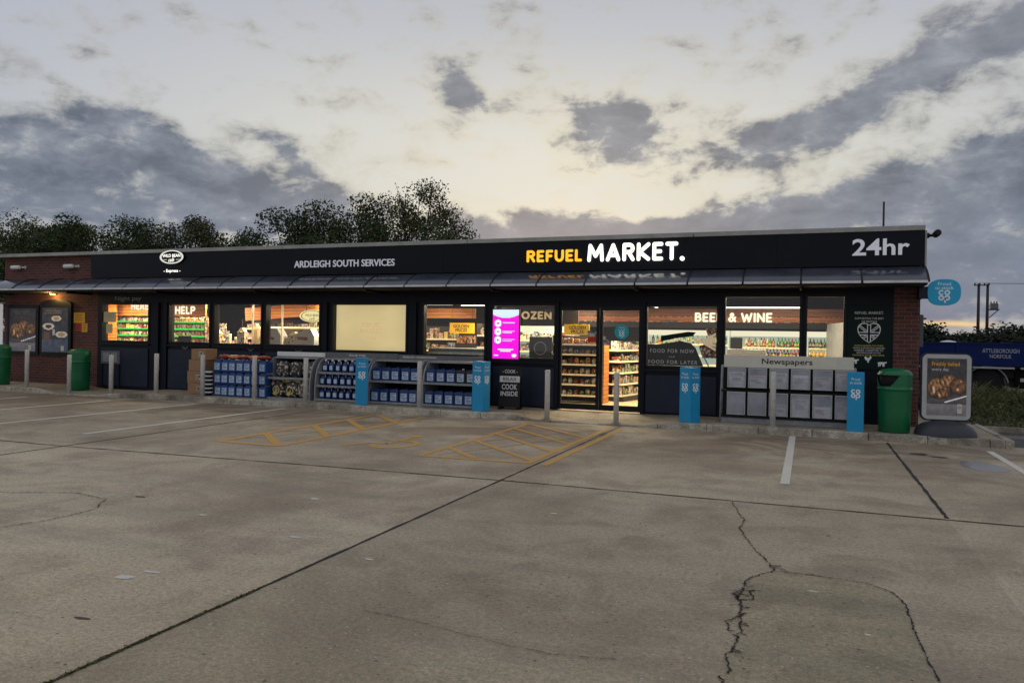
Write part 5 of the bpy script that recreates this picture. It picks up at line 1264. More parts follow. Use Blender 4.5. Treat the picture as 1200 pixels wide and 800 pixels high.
d = MB(); d.prism([(.40 * cos(a), .17 + .16 * sin(a)) for a in [2 * pi * k / 40 for k in range(40)]], 0, .06); obj('sign_face', d, 'oval_cream', t)
d = MB(); d.ring(0, .17, .128, .138, -.003, sx=2.5, n=40); obj('oval_ring', d, 'letter_dark', t)
text('letters', 'WILD BEAN', .44, .06, 'letter_dark', (0, -.004, .19), t, .01); text('script_letters', 'café', .18, .07, 'letter_dark', (0, -.004, .10), t, 0, shear=.4)
d = MB(); d.tube([(-.2, .03, .3), (-.2, .03, .99)], .006, 5); d.tube([(.2, .03, .3), (.2, .03, .99)], .006, 5); obj('hanger', d, 'black', t)
for X, lb in ((-14.6, 'left hand vertical pole in the cafe windows'), (-13.45, 'right hand vertical pole in the cafe windows')):
    t = inter('support_pole', lb, 'pole', (X, 17.9 if X < -14 else 17.7, .12)); d = MB(); d.tube([(0, 0, 0), (0, 0, 2.83)], .025, 8); obj('pole', d, 'shelf_cream', t)
# sign window
t = inter('timber_header', 'orange timber header in the window left of the magenta screen', 'header', (-9.6, 20.8, 2.18))
d = MB(); d.box(-1.8, .55, 0, .06, 0, .3); obj('timber_board', d, 'wood_orange', t)
shelving('grocery_shelving', 'grocery shelving with snacks behind the golden prices sign', -11.2, -8.0, 20.3, 20.75, [.5, .9, 1.25, 1.58], 'shelf_dark', 'shelf_cream', 'shelf_cream', 1.95)
packs(11, -11.1, -9.4, 20.42, 1.585, (.16, .34), '%s packet from the left on the top grocery shelf', 'grocery packets', ['pack_white', 'pack_white', 'wine_pale', 'bread', 'pack_pink'])
packs(11, -11.1, -8.1, 20.42, 1.255, (.12, .25), '%s packet from the left on the second grocery shelf', 'grocery packets', PK)
t = inter('price_sign', 'yellow GOLDEN PRICES board hanging in the sign window', 'sign', (-8.65, 19.0, 1.74))
d = MB(); d.box(-.36, .36, 0, .02, 0, .28, c=.004); obj('board', d, 'yellow_sign', t)
text('letters', 'GOLDEN\nPRICES', .46, .2, 'letter_dark', (-.02, -.004, .14), t, .02)
d = MB(); d.tube([(-.3, .01, .28), (-.3, .01, 1.2)], .004, 4); d.tube([(.3, .01, .28), (.3, .01, 1.2)], .004, 4); obj('hanger', d, 'black', t)
t = inter('orange_offer_display', 'orange offer display under the golden prices board', 'display', (-8.5, 19.1, .12))
d = MB(); d.box(-.38, .4, 0, .3, 0, 1.35); obj('stand', d, 'shelf_dark', t); d = MB(); d.box(-.36, .38, .02, .28, 1.351, 1.56, c=.02); obj('offer_goods', d, 'orange_pack', t)
t = inter('open_chiller', 'low pale chest cabinet right behind the sign window', 'chiller', (-7.7, 16.75, .12))
d = MB(); d.box(-.8, .75, 0, .7, 0, 1.26, c=.02); obj('chest', d, 'grey_light', t)
d = MB(); d.box(-.78, .73, -.012, -.001, 1.18, 1.24); obj('trim', d, 'grey_mid', t)
d = MB()
for k in range(4): d.disc(-.5 + .3 * k, 1.1, .03, -.004, n=14)
obj('logo_dots', d, 'white', t)
shelving('snack_rack', 'dark snack rack at the right of the sign window', -7.9, -7.2, 18.3, 18.7, [.5, .8, 1.1, 1.4, 1.7], 'shelf_dark', 'shelf_dark', 'shelf_cream', 2.0)
for k, z in enumerate((1.1, 1.4, 1.7)): packs(5, -7.85, -7.25, 18.42, z + .005, (.12, .2), '%s packet on the ' + ['lower', 'middle', 'upper'][k] + ' visible shelf of the dark snack rack', 'snack rack packets', PK)
# frozen
t = inter('frozen_header', 'dark header lettered FROZEN behind the screen window', 'header', (-6.2, 18.2, 1.98))
d = MB(); d.box(-1.0, 1.0, 0, .05, 0, .42); obj('board', d, 'shelf_dark', t)
bold('letters', 'FROZEN', 1.15, .2, 'shelf_cream', (-.25, -.01, .23), t, .23)
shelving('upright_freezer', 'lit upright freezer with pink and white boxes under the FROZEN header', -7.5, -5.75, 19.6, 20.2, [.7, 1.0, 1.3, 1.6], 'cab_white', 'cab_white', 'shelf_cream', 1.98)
for k, z in enumerate((1.0, 1.3, 1.6)): packs(9, -7.45, -5.8, 19.8, z + .005, (.15, .24), '%s box from the left on the ' + ['lower', 'middle', 'upper'][k] + ' shelf of the freezer', 'freezer boxes', ['pack_pink', 'pack_white', 'pack_pink', 'pack_red', 'pack_blue'])
t = inter('round_dark_poster', 'dark poster with round emblem standing behind the screen window', 'poster', (-5.62, 16.6, 1.2)); d = MB(); d.box(-.26, .28, 0, .01, 0, .48); obj('board', d, 'grey_print', t)
d = MB(); d.ring(0, .22, .13, .15, -.003); obj('emblem', d, 'letter_dim', t)
# behind the left door: bread rack facing the door
shelving('bread_rack', 'bread rack with cream shelf edges behind the left hand door', -5.75, -4.62, 18.0, 18.5, [.30, .56, .80, 1.04, 1.28, 1.52], 'shelf_dark', 'shelf_dark', 'shelf_cream', 1.72)
for k, z in enumerate((.30, .56, .80, 1.04, 1.28, 1.52)):
    packs(7, -5.7, -4.68, 18.07, z + .005, (.10, .17), '%s item from the left on the ' + ['lowest', 'second', 'third', 'fourth', 'fifth', 'top'][k] + ' shelf of the bread rack', 'bread rack goods', ['bread', 'orange_pack', 'orange_pack', 'pack_white', 'pack_red', 'pack_green'] if k != 5 else ['orange_pack', 'orange_pack', 'pack_green'], 'loaf' if k < 5 else 'pack')
t = inter('price_sign', 'yellow GOLDEN PRICES board above the bread rack', 'sign', (-5.15, 17.95, 1.74))
d = MB(); d.box(-.33, .3, 0, .02, 0, .25, c=.004); obj('board', d, 'yellow_sign', t); text('letters', 'GOLDEN\nPRICES', .42, .18, 'letter_dark', (0, -.004, .125), t, .02)
t = inter('end_panel', 'timber end panel between bread rack and gondola', 'panel', (-4.55, 18.1, .12)); d = MB(); d.box(0, .03, 0, .5, 0, 1.5); obj('panel', d, 'wood_orange', t)
# gondola seen through the right door: long shelf run with a timber end post
t = inter('gondola', 'long gondola of groceries receding behind the right hand door', 'shelving', (-4.5, 18.9, .12), radians(-10))
d = MB(); d.box(-.35, -.32, 0, 3.2, 0, 1.5); d.box(-.32, .3, 0, 3.2, 0, .12); obj('carcass', d, 'shelf_dark', t)
for z in (.12, .4, .68, .96, 1.24):
    d = MB(); d.box(-.319, .25 - z * .05, 0, 3.2, z, z + .025); sh = obj('shelf', d, 'shelf_dark', t)
    d = MB(); d.box(.25 - z * .05, .265 - z * .05, 0, 3.2, z - .005, z + .04); d.box(-.319, .25 - z * .05, -.015, -.001, z - .005, z + .04); obj('price_strip', d, 'shelf_cream', sh)
d = MB(); d.box(.2, .3, 2.6, 2.75, 0, 1.55); obj('end_post', d, 'wood_orange', t)
for k, z in enumerate((.12, .4, .68, .96, 1.24)):
    for i in range(17):
        d = MB(); h = R.uniform(.10, .23); hw = R.uniform(.055, .085); d.box(-.1, .1, -hw, hw, 0, h, c=.01)
        y = .10 + .182 * i; X = .1 - z * .05; a = radians(-10)
        o = obj('packet', d, R.choice(PK + ['pack_blue', 'pack_green']), None, (-4.5 + X * cos(a) - y * sin(a), 18.9 + X * sin(a) + y * cos(a), .12 + z + .03), a + R.uniform(-.1, .1))
        tag(o, '%s packet from the door on the %s shelf of the gondola' % (ORD[i], ['lowest', 'second', 'third', 'fourth', 'top'][k]), 'packet', 'gondola packets')
# beer and wine
t = inter('beer_and_wine_header', 'timber header with lit BEER & WINE lettering above the cabinets', 'header', (-2.4, 21.0, 1.99))
d = MB(); d.box(-4.0, 3.7, 0, .06, .30, .5); obj('timber_board', d, 'wood_dark', t)
d = MB(); d.box(-4.0, 3.7, -.004, .06, .165, .285); obj('timber_board', d, 'wood_mid', t)
d = MB(); d.box(-4.0, 3.7, .02, .058, .15, .30); obj('red_line', d, 'pack_red', t)
d = MB(); d.box(-4.0, 3.7, .002, .062, .0, .149); obj('black_board', d, 'black', t)
bold('letters', 'BEER & WINE', 1.95, .25, 'letter_warm_lit', (.57, -.012, .28), t, .22)
def cabinet(X0, X1, label, shelves, top=1.93):
    t = inter('wine_cabinet', label, 'cabinet', (X0, 21.3, .12)); L = X1 - X0
    d = MB(); d.box(0, L, .65, .7, 0, top - .12); d.box(0, .03, 0, .649, 0, top - .12); d.box(L - .03, L, 0, .649, 0, top - .12); obj('carcass', d, 'cab_white', t)
    d = MB(); d.box(0, L, -.02, .4, top - .26, top - .121); obj('light_canopy', d, 'led_cool', t)
    for z in shelves:
        d = MB(); d.box(.031, L - .031, .05, .649, z - .145, z - .12); sh = obj('shelf', d, 'cab_white', t)
        d = MB(); d.box(.031, L - .031, .035, .049, z - .15, z - .105); obj('price_strip', d, 'shelf_cream', sh)
cabinet(-4.1, -1.95, 'lit wine cabinet behind the food print window', [1.0, 1.25, 1.55])
cabinet(-1.9, -.05, 'lit wine cabinet behind the long strip light', [.6, .95, 1.22, 1.5])
cabinet(-.02, 1.0, 'lit drinks cabinet with amber bottles at the right', [.6, .95, 1.22, 1.5])
WN = ['wine_dark', 'wine_dark', 'wine_red', 'wine_green', 'wine_dark']
packs(17, -4.05, -2.0, 21.5, 1.555, (.24, .28), '%s bottle from the left in the cabinet behind the food print', 'wine bottles', ['wine_green', 'wine_pale', 'wine_dark', 'pack_white'], 'bottle', .07)
packs(10, -1.55, -.8, 21.42, 1.505, (.23, .27), '%s bottle on the upper left shelf part of the middle cabinet', 'wine bottles', ['wine_green', 'wine_red', 'wine_red', 'wine_pale', 'pack_white'], 'bottle', .08)
packs(8, -.75, -.08, 21.42, 1.505, (.23, .27), '%s bottle on the upper right shelf part of the middle cabinet', 'wine bottles', ['wine_green', 'wine_green', 'wine_dark', 'wine_red'], 'bottle', .084)
packs(20, -1.8, -.1, 21.42, 1.225, (.23, .25), '%s bottle from the left on the lower shelf of the middle cabinet', 'wine bottles', WN, 'bottle', .084)
packs(11, .02, .95, 21.42, 1.505, (.22, .25), '%s dark bottle on the upper shelf of the right cabinet', 'beer bottles', ['wine_dark', 'wine_green', 'wine_dark'], 'bottle', .082)
packs(10, .02, .95, 21.42, 1.225, (.22, .24), '%s amber bottle on the lower shelf of the right cabinet', 'amber bottles', ['amber_liquid'], 'bottle', .09)
t = inter('glass_end_screen', 'angled pale glass screen at the right of the drinks cabinet', 'screen', (.82, 19.0, .12), radians(100))
d = MB(); d.box(0, 2.1, 0, .02, 0, 2.0); obj('screen_panel', d, 'galv', t)
t = inter('small_counter', 'grey counter with a card reader behind the newspaper header', 'counter', (-1.55, 18.6, .12))
d = MB(); d.box(-.2, .65, 0, .5, 0, 1.35, c=.02); obj('counter_body', d, 'grey_light', t); d = MB(); d.box(-.12, .15, -.02, .02, 1.36, 1.62, c=.01); obj('sign_holder', d, 'grey_print', t)

# ------------------------------------------------------------------ lorry
t = thing('lorry', 'blue flatbed lorry lettered ATTLEBOROUGH NORFOLK parked beyond the verge', 'lorry', (5.4, 26.2, 0))
d = MB(); d.box(-3.1, 5.6, .0, .06, 1.06, 1.72); d.box(-3.1, 5.6, 2.44, 2.5, 1.06, 1.72); d.box(-3.16, -3.101, 0, 2.5, 1.06, 1.72); d.box(-3.1, 5.6, .061, 2.439, 1.06, 1.14)
for X in (-3.1, -1.3, .45, 2.2, 3.95, 5.5): d.box(X, X + .08, -.03, -.001, 1.0, 1.74)
for X in (-3.1,): d.box(X, 5.6, -.025, -.0012, 1.68, 1.735)
obj('drop_side_body', d, 'lorry_blue', t)
d = MB()
for a, b in ((-3.1, -1.35), (-1.2, .2), (.35, 1.85), (2.0, 5.6)): d.box(a, b, -.02, .0, .98, 1.03)
obj('side_rail', d, 'grey_light', t)
d = MB(); d.box(-3.0, 7.4, .5, .7, .7, 1.0); d.box(-3.0, 7.4, 1.8, 2.0, .7, 1.0); d.box(-3, 5.6, .1, 2.4, 1.0, 1.058); obj('chassis', d, 'black', t)
d = MB(); d.box(-2.9, -1.2, .45, 2.1, .42, .98, c=.04); d.box(.3, 5.5, .45, 2.1, .40, .98, c=.05); obj('underbody_tank', d, 'black_matt', t)
d = MB()
for zz in (.62, .26): d.box(.35, 3.3, -.01, .03, zz, zz + .1)
for X in (.62, 2.9): d.box(X, X + .06, .031, .08, .26, 1.0)
obj('side_guard', d, 'grey_light', t)
for X in (-.48, -1.75 if 0 else 4.6, 6.7):
    for yy in (.12, 2.1):
        wq = MB(); wq.lathe([(.3, -.14), (.46, -.13), (.48, -.10), (.48, .10), (.46, .13), (.3, .14)], 32, (X, yy + .14, .50), axis='Y'); wh = obj('wheel', wq, 'tyre', t)
        q = MB(); q.lathe([(.05, -.10), (.12, -.09), (.14, -.04), (.25, -.05), (.29, -.12), (.30, -.141)], 24, (X, yy + .14, .50), axis='Y'); obj('rim', q, 'black', wh)
q = MB()
for k in range(24):
    a, b = radians(8 + 164 * k / 24), radians(8 + 164 * (k + 1) / 24)
    for r0, r1 in ((.53, .56),): q.poly([(-.48 + r0 * cos(a), .05, .5 + r0 * sin(a)), (-.48 + r1 * cos(a), .05, .5 + r1 * sin(a)), (-.48 + r1 * cos(b), .05, .5 + r1 * sin(b)), (-.48 + r0 * cos(b), .05, .5 + r0 * sin(b))])
    r1 = .56; q.poly([(-.48 + r1 * cos(a), .05, .5 + r1 * sin(a)), (-.48 + r1 * cos(b), .05, .5 + r1 * sin(b)), (-.48 + r1 * cos(b), .4, .5 + r1 * sin(b)), (-.48 + r1 * cos(a), .4, .5 + r1 * sin(a))])
obj('mudguard', q, 'galv', t)
q = MB(); q.prism([(5.8, .55), (8.0, .55), (8.05, 1.5), (7.8, 2.7), (7.6, 2.85), (5.8, 2.85)], .02, 2.48); obj('cab', q, 'lorry_blue', t)
q = MB(); q.prism([(6.6, 1.55), (7.75, 1.55), (7.62, 2.45), (6.6, 2.45)], .005, .0195); obj('cab_window', q, 'black', t)
text('body_lettering', 'ATTLEBOROUGH', .93, .12, 'letter_lorry', (-.16, -.034, 1.50), t, .01)
text('body_lettering', 'NORFOLK', .55, .11, 'letter_lorry', (-.16, -.034, 1.34), t, .01)
q = MB(); q.smooth = True; q.lathe([(.30, 0), (.28, .05), (.2, .1), (.05, .13)], 20, (-1.35, 1.0, 1.66)); q.lathe([(.3, -.5), (.3, 0)], 20, (-1.35, 1.0, 1.66)); obj('load_dome', q, 'white', t)

# ------------------------------------------------------------------ electricity poles with transformer
def epole(X, Y, h, label):
    t = thing('electricity_pole', label, 'pole', (X, Y, 0), 0, 'timber electricity poles'); d = MB(); d.tube([(0, 0, 0), (0, 0, h)], .19, 10, .13); obj('pole', d, 'creosote', t); return t
a_ = epole(17.78, 100, 8.55, 'left hand timber electricity pole of the pair'); b_ = epole(18.65, 100, 8.5, 'right hand timber electricity pole carrying the transformer')
d = MB(); d.box(-.5, 1.0, -.25, -.2, 8.3, 8.42); 
for X in (-.42, .05, .52, .95): d.lathe([(.06, 8.42), (.09, 8.5), (.05, 8.62)], 8, (X, -.22, 0))
obj('cross_arm', d, 'creosote', a_)
t = thing('transformer', 'grey transformer box bracketed on the right hand electricity pole', 'transformer', (19.2, 100, 5.6))
d = MB(); d.box(-.3, .45, -.4, .4, .1, .75, c=.05); obj('tank', d, 'grey_mid', t)
d = MB(); d.box(-.36, .55, -.5, .5, 0, .09); d.tube([(.5, 0, 0), (-.36, 0, -.85)], .05, 6)
for k in (-.2, .1, .35): d.lathe([(.05, .75), (.07, .85), (.04, .98)], 8, (k, 0, 0))
obj('platform', d, 'creosote', t)
for i, z in enumerate((8.6, 8.58, 8.55)):
    d = MB(); P = [(17.4 + i * .5 + s * 60, 99.8 + s * 6, z + 1.4 * (s * (s - 1)) + s * .6) for s in [k / 12 for k in range(13)]]; d.tube(P, .012, 4)
    o = obj('power_line', d, 'creosote'); tag(o, ['nearest left', 'middle', 'right hand'][i] + ' overhead wire leaving the timber electricity poles', 'wire', 'overhead wires')

# ------------------------------------------------------------------ trees
def tree(X, Y, h, spread, label, seed, m='leaf_dark', nl=9000, leaf=.17, sparse=.0, name='tree', base=.12, group='trees behind the shop'):
    rr = random.Random(seed); t = thing(name, label, 'tree', (X, Y, 0), 0, group)
    tr = MB(); c0 = h * (1 + base) / 2; rz_ = h * (1 - base) / 2
    trunk = [Vector((rr.uniform(-.1, .1) * k, rr.uniform(-.1, .1) * k, -.1 + h * .8 * k / 6)) for k in range(7)]
    tr.tube(trunk, h * .028, 8, h * .008, cap=False)
    clumps = []
    for k in range(int(70 if name == 'tree' else 30)):
        a = rr.uniform(0, 2 * pi); cz = rr.uniform(-1, 1); q = sqrt(1 - cz * cz); rad = rr.uniform(.45, 1.0) ** .6
        lump = 1 + (.16 + .2 * sparse) * mnoise.noise(Vector((cos(a) * q * 1.7, sin(a) * q * 1.7, cz * 1.7 + seed)))
        clumps.append(Vector((cos(a) * q * rad * spread * lump * (1.0 if cz > -.4 else .8), sin(a) * q * rad * spread * lump, c0 + cz * rad * (rz_ - .35) * lump)))
    for p in clumps:
        st = trunk[max(1, min(5, int(rr.uniform(.25, .8) * p.z / h * 6)))]; mid = st.lerp(p, .5) + Vector((0, 0, -rr.uniform(.05, .3)))
        tr.tube([st, st.lerp(mid, .5), mid, mid.lerp(p, .6), p], h * .0055, 5, h * .0015, cap=False)
    shoots = []
    for k in range(int(8 + 70 * sparse)):
        p = rr.choice(clumps)
        if p.z < c0: continue
        d = Vector((p.x / spread * .8 + rr.uniform(-.25, .25), p.y / spread * .8 + rr.uniform(-.25, .25), rr.uniform(.7, 1.3))).normalized(); L = rr.uniform(.4, 1.0) * (1 + .6 * sparse)
        if (p + d * L).z > h * 1.02: L *= .5
        e = p + d * L; tr.tube([p, p.lerp(e, .5) + Vector((rr.uniform(-.05, .05), 0, .03)), e], .018, 4, .006, cap=False); shoots.append((p, e))
    obj('trunk', tr, 'bark', t)
    cr = MB()
    def lf(q, s):
        a = Vector((rr.gauss(0, 1), rr.gauss(0, 1), rr.gauss(0, 1))).normalized(); b = a.cross(Vector((rr.gauss(0, 1), rr.gauss(0, 1), rr.gauss(0, 1)))).normalized()
        cr.poly([q - a * s * .5, q + b * s * .3, q + a * s * .5, q - b * s * .3])
    per = max(1, int(nl * .93 / len(clumps)))
    for p in clumps:
        cs = spread * rr.uniform(.24, .38) * (1 - sparse * .4)
        for k in range(per):
            v = Vector((rr.gauss(0, 1), rr.gauss(0, 1), rr.gauss(0, 1))).normalized() * cs * rr.random() ** .45
            q = p + Vector((v.x, v.y, v.z * .75))
            if q.z > .05: lf(q, leaf * rr.uniform(.5, 1.25))
    for p, e in shoots:
        for k in range(int(14 + 14 * sparse)):
            q = p.lerp(e, rr.random() ** .8) + Vector((rr.gauss(0, .07), rr.gauss(0, .07), rr.gauss(0, .07))); lf(q, leaf * rr.uniform(.5, 1.0))
    obj('crown', cr, m, t); return t
TR = [(-50.5, 35, 10.8, 3.6, 'leaf_dark', 'tall dark tree cut by the left edge behind the shop'), (-45.0, 35.5, 8.2, 2.6, 'leaf_olive', 'thin twiggy tree right of the tall left one'),
      (-41.2, 35, 8.6, 3.0, 'leaf_dark', 'bushy dark tree behind the brick parapet'), (-37.6, 36, 7.8, 2.3, 'leaf_olive', 'lower olive tree between the two bushy trees'),
      (-35.0, 34.5, 8.5, 2.6, 'leaf_dark', 'dark tree with a rounded crown behind the cafe logo'), (-32.0, 34.5, 8.2, 2.5, 'leaf_olive', 'feathery tree left of the gap of sky')]
for i, (X, Y, h, sp, m, lb) in enumerate(TR): tree(X, Y, h, sp * 1.12, lb, 100 + i, m, 22000, .16)
tree(-24.3, 33.5, 8.5, 3.3, 'dense dark tree forming the left half of the central clump', 201, 'leaf_dark', 30000, .16)
tree(-21.2, 34.5, 8.9, 3.1, 'dark tree in the middle of the central clump', 202, 'leaf_dark', 26000, .16)
tree(-18.3, 34, 9.1, 3.2, 'open twiggy tree with sky showing through, right of the central clump', 203, 'leaf_olive', 22000, .14, .55)
# hedge base so that no horizon shows between trunks
for i in range(14):
    X = -56 + i * 3.6; rr = random.Random(400 + i)
    tree(X, 31.8 + rr.uniform(-.5, .5), (7.4 if X < -31.5 else 5.8 if X < -27 else 6.9 if X < -15.5 else 4.5) + rr.uniform(-.4, .5), 2.6, '%s hedge bush from the left behind the shop' % ORD[i], 300 + i, 'leaf_dark', 10000, .17, name='bush', base=.0, group='hedge bushes behind the shop')
# far tree line at the right
far0 = tree(9, 90, 3.9, 4.6, 'far round tree just right of the shop corner beyond the lorry', 500, 'leaf_far', 9000, .38, base=.0, group='far trees beyond the lorry')
FT = [(13.4, 92, .95, 'far tree left of the electricity poles'), (17.3, 90, 1.02, 'far tree directly behind the electricity poles'), (21.2, 92, 1.12, 'far tree right of the electricity poles'), (25.5, 90, 1.25, 'tall far tree at the right edge'), (30.5, 92, 1.3, 'far tree beyond the right edge'), (4.5, 92, .9, 'far tree half hidden by the shop corner'), (36, 92, 1.3, 'outermost far tree at the right')]
for i, (X, Y, s, lb) in enumerate(FT):
    q = dup(far0, (X, Y, 0), i * 1.7, lb); q.scale = (s * (.8 + .35 * (i % 3) / 2), s, (.70, .74, .92, 1.02, 1.0, .68, 1.05)[i])

# ------------------------------------------------------------------ world
W = bpy.data.worlds.new('World'); SC.world = W; W.use_nodes = True; W.node_tree.nodes.clear(); t = NT(W.node_tree)
out = t.n('ShaderNodeOutputWorld'); bg = t.n('ShaderNodeBackground'); t.l(bg.outputs[0], out.inputs[0])
g = t.n('ShaderNodeTexCoord').outputs['Generated']; sp = t.n('ShaderNodeSeparateXYZ'); t.l(g, sp.inputs[0])
D2R = 180 / pi
az = t.math('MULTIPLY', t.math('ARCTAN2', sp.outputs[0], sp.outputs[1]), D2R)
el = t.math('MULTIPLY', t.math('ARCSINE', sp.outputs[2]), D2R)
def nv(kx, ky, z, sc, det, ro, dist):
    cv = t.n('ShaderNodeCombineXYZ'); t.l(t.math('MULTIPLY', az, kx), cv.inputs[0]); t.l(t.math('MULTIPLY', el, ky), cv.inputs[1]); cv.inputs[2].default_value = z
    return t.noise(cv.outputs[0], sc, det, ro, dist)
n1 = nv(.10, .17, 2.3, 1.3, 12, .60, .15)
n2 = nv(.26, .46, 7.1, 1.3, 12, .60, .25)
n3 = nv(.10, .20, 12.7, 2.2, 10, .6, .2)
BL_ = [(-52, 11.4, 6, 2.2, 0, 1.2), (-51, 7.4, 10, 2.8, 0, 1.1), (-45.5, 13.0, 4.0, 1.2, -22, 1.0), (-43.0, 10.2, 5.5, 1.9, -18, 1.2), (-38.4, 8.6, 5.2, 1.7, -14, 1.2), (-38.0, 13.4, 3.0, .8, -14, 1.0), (-35.3, 11.2, 3.6, 1.2, -30, 1.2), (-33.4, 9.2, 3.0, 1.1, 0, 1.0), (-30.3, 12.6, 3.0, .6, -5, .5),
       (-32, 6.4, 10, 1.8, 0, .75), (-25.6, 17.9, 2.6, 1.1, -32, .8), (-23.6, 16.6, 2.0, 1.4, -15, .8), (-26.5, 21.6, 2.5, .8, -20, .6), (-19.3, 19.2, 2, 1.2, 0, .3), (-18.5, 16.2, 2, 1.2, 0, .35),
       (-13.0, 15.0, 3.2, 2.0, 5, 2.3), (-17.5, 13.4, 2.4, 1.0, 0, .5), (-4.4, 13.6, 4.6, 1.6, 8, 1.1), (-9.5, 12.0, 3.5, 1.3, 0, .75), (.8, 14.3, 3.6, 1.5, 20, 1.1), (4.8, 16.4, 5.5, 1.7, 24, 1.25), (10.5, 18.6, 5.0, 2.0, 22, 1.2),
       (12, 8.6, 13, 3.6, 16, 2.4), (3, 7.6, 9, 2.4, 16, 2.0), (-4.5, 8.2, 6, 1.5, 12, 1.6), (-17.5, 9.0, 7, 1.0, 4, .9), (-12, 7.0, 12, 1.3, 0, 1.5), (4, 5.0, 22, 2.8, 0, 2.2), (-22, 20.5, 6, 2.2, -20, .32), (-7, 19.2, 6, 1.8, 10, .3), (-49.5, 17.6, 1.6, 1.2, 0, .3), (-44, 19.8, 1.8, .9, 0, .35), (14, 3.2, 14, 1.3, 0, .8), (25, 16, 9, 7, 0, 1.2), (-66, 10, 9, 5, 0, 1.0)]
S = None
for (a, e, ra, re, rot, amp) in BL_:
    c_, s_r = cos(radians(rot)), sin(radians(rot))
    dx = t.math('SUBTRACT', az, a); dy = t.math('SUBTRACT', el, e)
    u = t.math('ADD', t.math('MULTIPLY', dx, c_ / ra), t.math('MULTIPLY', dy, s_r / ra)); v = t.math('ADD', t.math('MULTIPLY', dx, -s_r / re), t.math('MULTIPLY', dy, c_ / re))
    r2 = t.math('ADD', t.math('MULTIPLY', u, u), t.math('MULTIPLY', v, v))
    gss = t.math('MULTIPLY', t.math('EXPONENT', t.math('MULTIPLY', r2, -.8)), amp)
    S = gss if S is None else t.math('ADD', S, gss)
S = t.math('MULTIPLY', t.math('MINIMUM', S, 1.9), .92)
den = t.math('ADD', S, t.math('MULTIPLY', t.math('SUBTRACT', n1, .5), 2.3))
den = t.math('ADD', den, t.math('MULTIPLY', t.math('SUBTRACT', n2, .5), 3.6))
dens = t.math('MULTIPLY', t.sstep(den, -.08, 1.42), .97)
# clear sky: warm glow near the set sun, lavender grey above and to the left
elc = t.math('MAXIMUM', el, 0.0)
col_el = t.ramp(t.math('DIVIDE', elc, 90.0), [(0.0, (.50, .50, .50)), (.09, (.66, .66, .61)), (.16, (.66, .665, .64)), (.235, (.54, .555, .60)), (.30, (.47, .50, .58)), (1.0, (.40, .43, .50))])
gl = t.math('EXPONENT', t.math('MULTIPLY', t.math('ADD', t.math('POWER', t.math('DIVIDE', t.math('ADD', az, 17), 17), 2), t.math('POWER', t.math('DIVIDE', t.math('SUBTRACT', el, 10), 8.5), 2)), -1.0))
col = t.mix(t.math('MULTIPLY', gl, .7), col_el, (.88, .85, .73, 1))
lf = t.sstep(t.math('ABSOLUTE', t.math('ADD', az, 17)), 16, 48)
col = t.mix(t.math('MULTIPLY', lf, .75), col, (.42, .46, .57, 1))
# clouds: darker blue-grey where thick and low, lighter mottling
cl = t.ramp(t.math('ADD', t.math('MULTIPLY', n2, .5), t.math('MULTIPLY', n3, .5)), [(.36, (.33, .36, .42)), (.49, (.185, .215, .28)), (.60, (.10, .125, .18))])
cl = t.mix(t.math('MULTIPLY', gl, .3), cl, (.40, .39, .37, 1))
cl = t.mix(t.math('MULTIPLY', t.sstep(el, 12.0, 3.0), .75), cl, (.165, .215, .32, 1))
hi = t.sstep(el, 12.0, 20.0); cl = t.mix(t.math('MULTIPLY', hi, .35), cl, (.36, .36, .38, 1))
edge = t.math('MULTIPLY', t.math('MULTIPLY', dens, t.math('SUBTRACT', 1.0, dens)), t.math('MULTIPLY', t.math('ADD', gl, .25), 2.0))
col = t.mix(dens, col, cl)
col = t.mix(edge, col, (1.0, .93, .72, 1))
# bright orange slit low on the right
sl = t.math('MULTIPLY', t.math('EXPONENT', t.math('MULTIPLY', t.math('POWER', t.math('DIVIDE', t.math('SUBTRACT', el, t.math('ADD', 1.35, t.math('MULTIPLY', t.math('SUBTRACT', n1, .5), .4))), .17), 2), -1)), t.sstep(t.math('ABSOLUTE', t.math('SUBTRACT', az, 6.5)), 5.5, 2.5))
col = t.mix(t.math('MULTIPLY', sl, .9), col, (.95, .68, .32, 1))
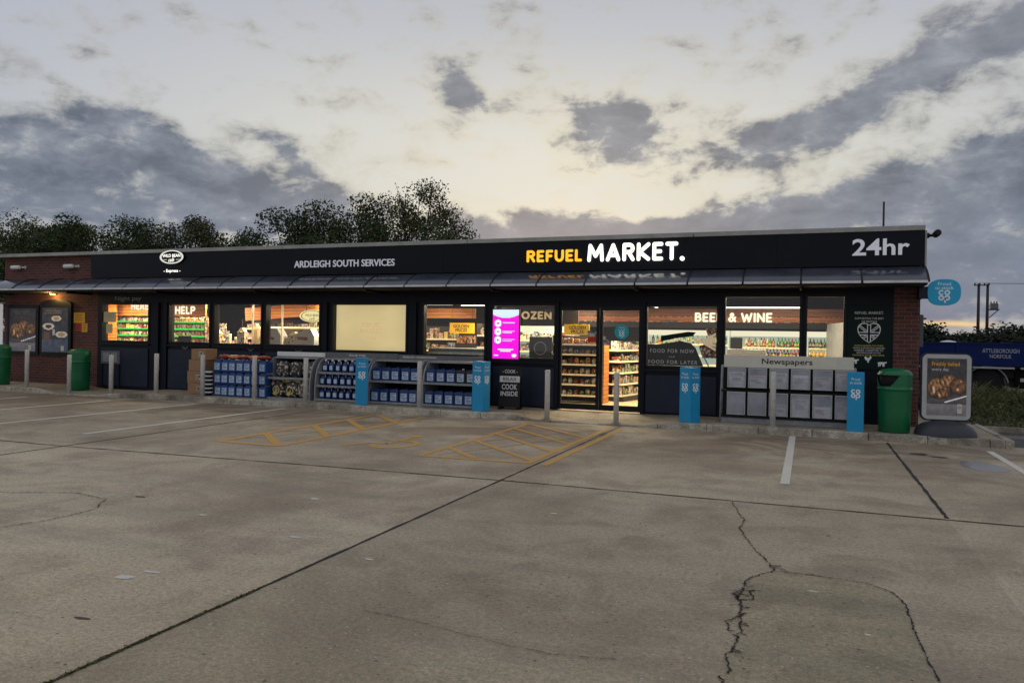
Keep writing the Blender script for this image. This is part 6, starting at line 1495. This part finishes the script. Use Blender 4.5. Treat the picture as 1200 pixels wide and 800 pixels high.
# fill behind the camera: plain even dusk overcast
back = t.sstep(sp.outputs[1], .1, -.4)
col = t.mix(back, col, (.56, .57, .62, 1))
sk = t.n('ShaderNodeTexSky', sky_type='NISHITA'); sk.sun_disc = False; sk.sun_elevation = radians(2); sk.sun_rotation = radians(-17)
addn = t.mix(1.0, col, t.mix(1.0, (0, 0, 0, 1), sk.outputs[0], 'ADD'), 'MIX')
mx = t.n('ShaderNodeVectorMath', operation='SCALE'); t.l(sk.outputs[0], mx.inputs[0]); mx.inputs['Scale'].default_value = .008
ad = t.n('ShaderNodeVectorMath', operation='ADD'); t.l(col, ad.inputs[0]); t.l(mx.outputs[0], ad.inputs[1])
t.l(ad.outputs[0], bg.inputs[0]); bg.inputs[1].default_value = .93
W.cycles.sampling_method = 'MANUAL'; W.cycles.sample_map_resolution = 512

sun = bpy.data.lights.new('sun', 'SUN'); sun.energy = .35; sun.angle = radians(25); sun.color = (1, .86, .66)
so = bpy.data.objects.new('sun', sun); COL.objects.link(so)
sd = Vector((sin(radians(-17)) * cos(radians(8)), cos(radians(-17)) * cos(radians(8)), sin(radians(8))))
so.rotation_euler = sd.to_track_quat('Z', 'Y').to_euler()

# ------------------------------------------------------------------ camera
yaw, pitch, roll = 0.362711, -0.00492678, 0.0167157
f = Vector((-sin(yaw) * cos(pitch), cos(yaw) * cos(pitch), sin(pitch))); r = Vector((cos(yaw), sin(yaw), 0)); u = r.cross(f)
r2 = r * cos(roll) + u * sin(roll); u2 = -r * sin(roll) + u * cos(roll)
cam = bpy.data.cameras.new('camera'); co = bpy.data.objects.new('camera', cam); COL.objects.link(co)
co.matrix_world = Matrix(((r2.x, u2.x, -f.x, 0), (r2.y, u2.y, -f.y, 0), (r2.z, u2.z, -f.z, 1.65), (0, 0, 0, 1)))
cam.sensor_width = 36; cam.lens = 36 * 912.99 / 1200; cam.clip_end = 3000; cam.clip_start = .05
SC.camera = co
SC.render.resolution_x = 1024; SC.render.resolution_y = 682
SC.view_settings.view_transform = 'Standard'; SC.view_settings.look = 'None'; SC.view_settings.exposure = 0
SC.cycles.use_denoising = True; SC.cycles.max_bounces = 6; SC.cycles.transparent_max_bounces = 16; SC.cycles.sample_clamp_indirect = 6
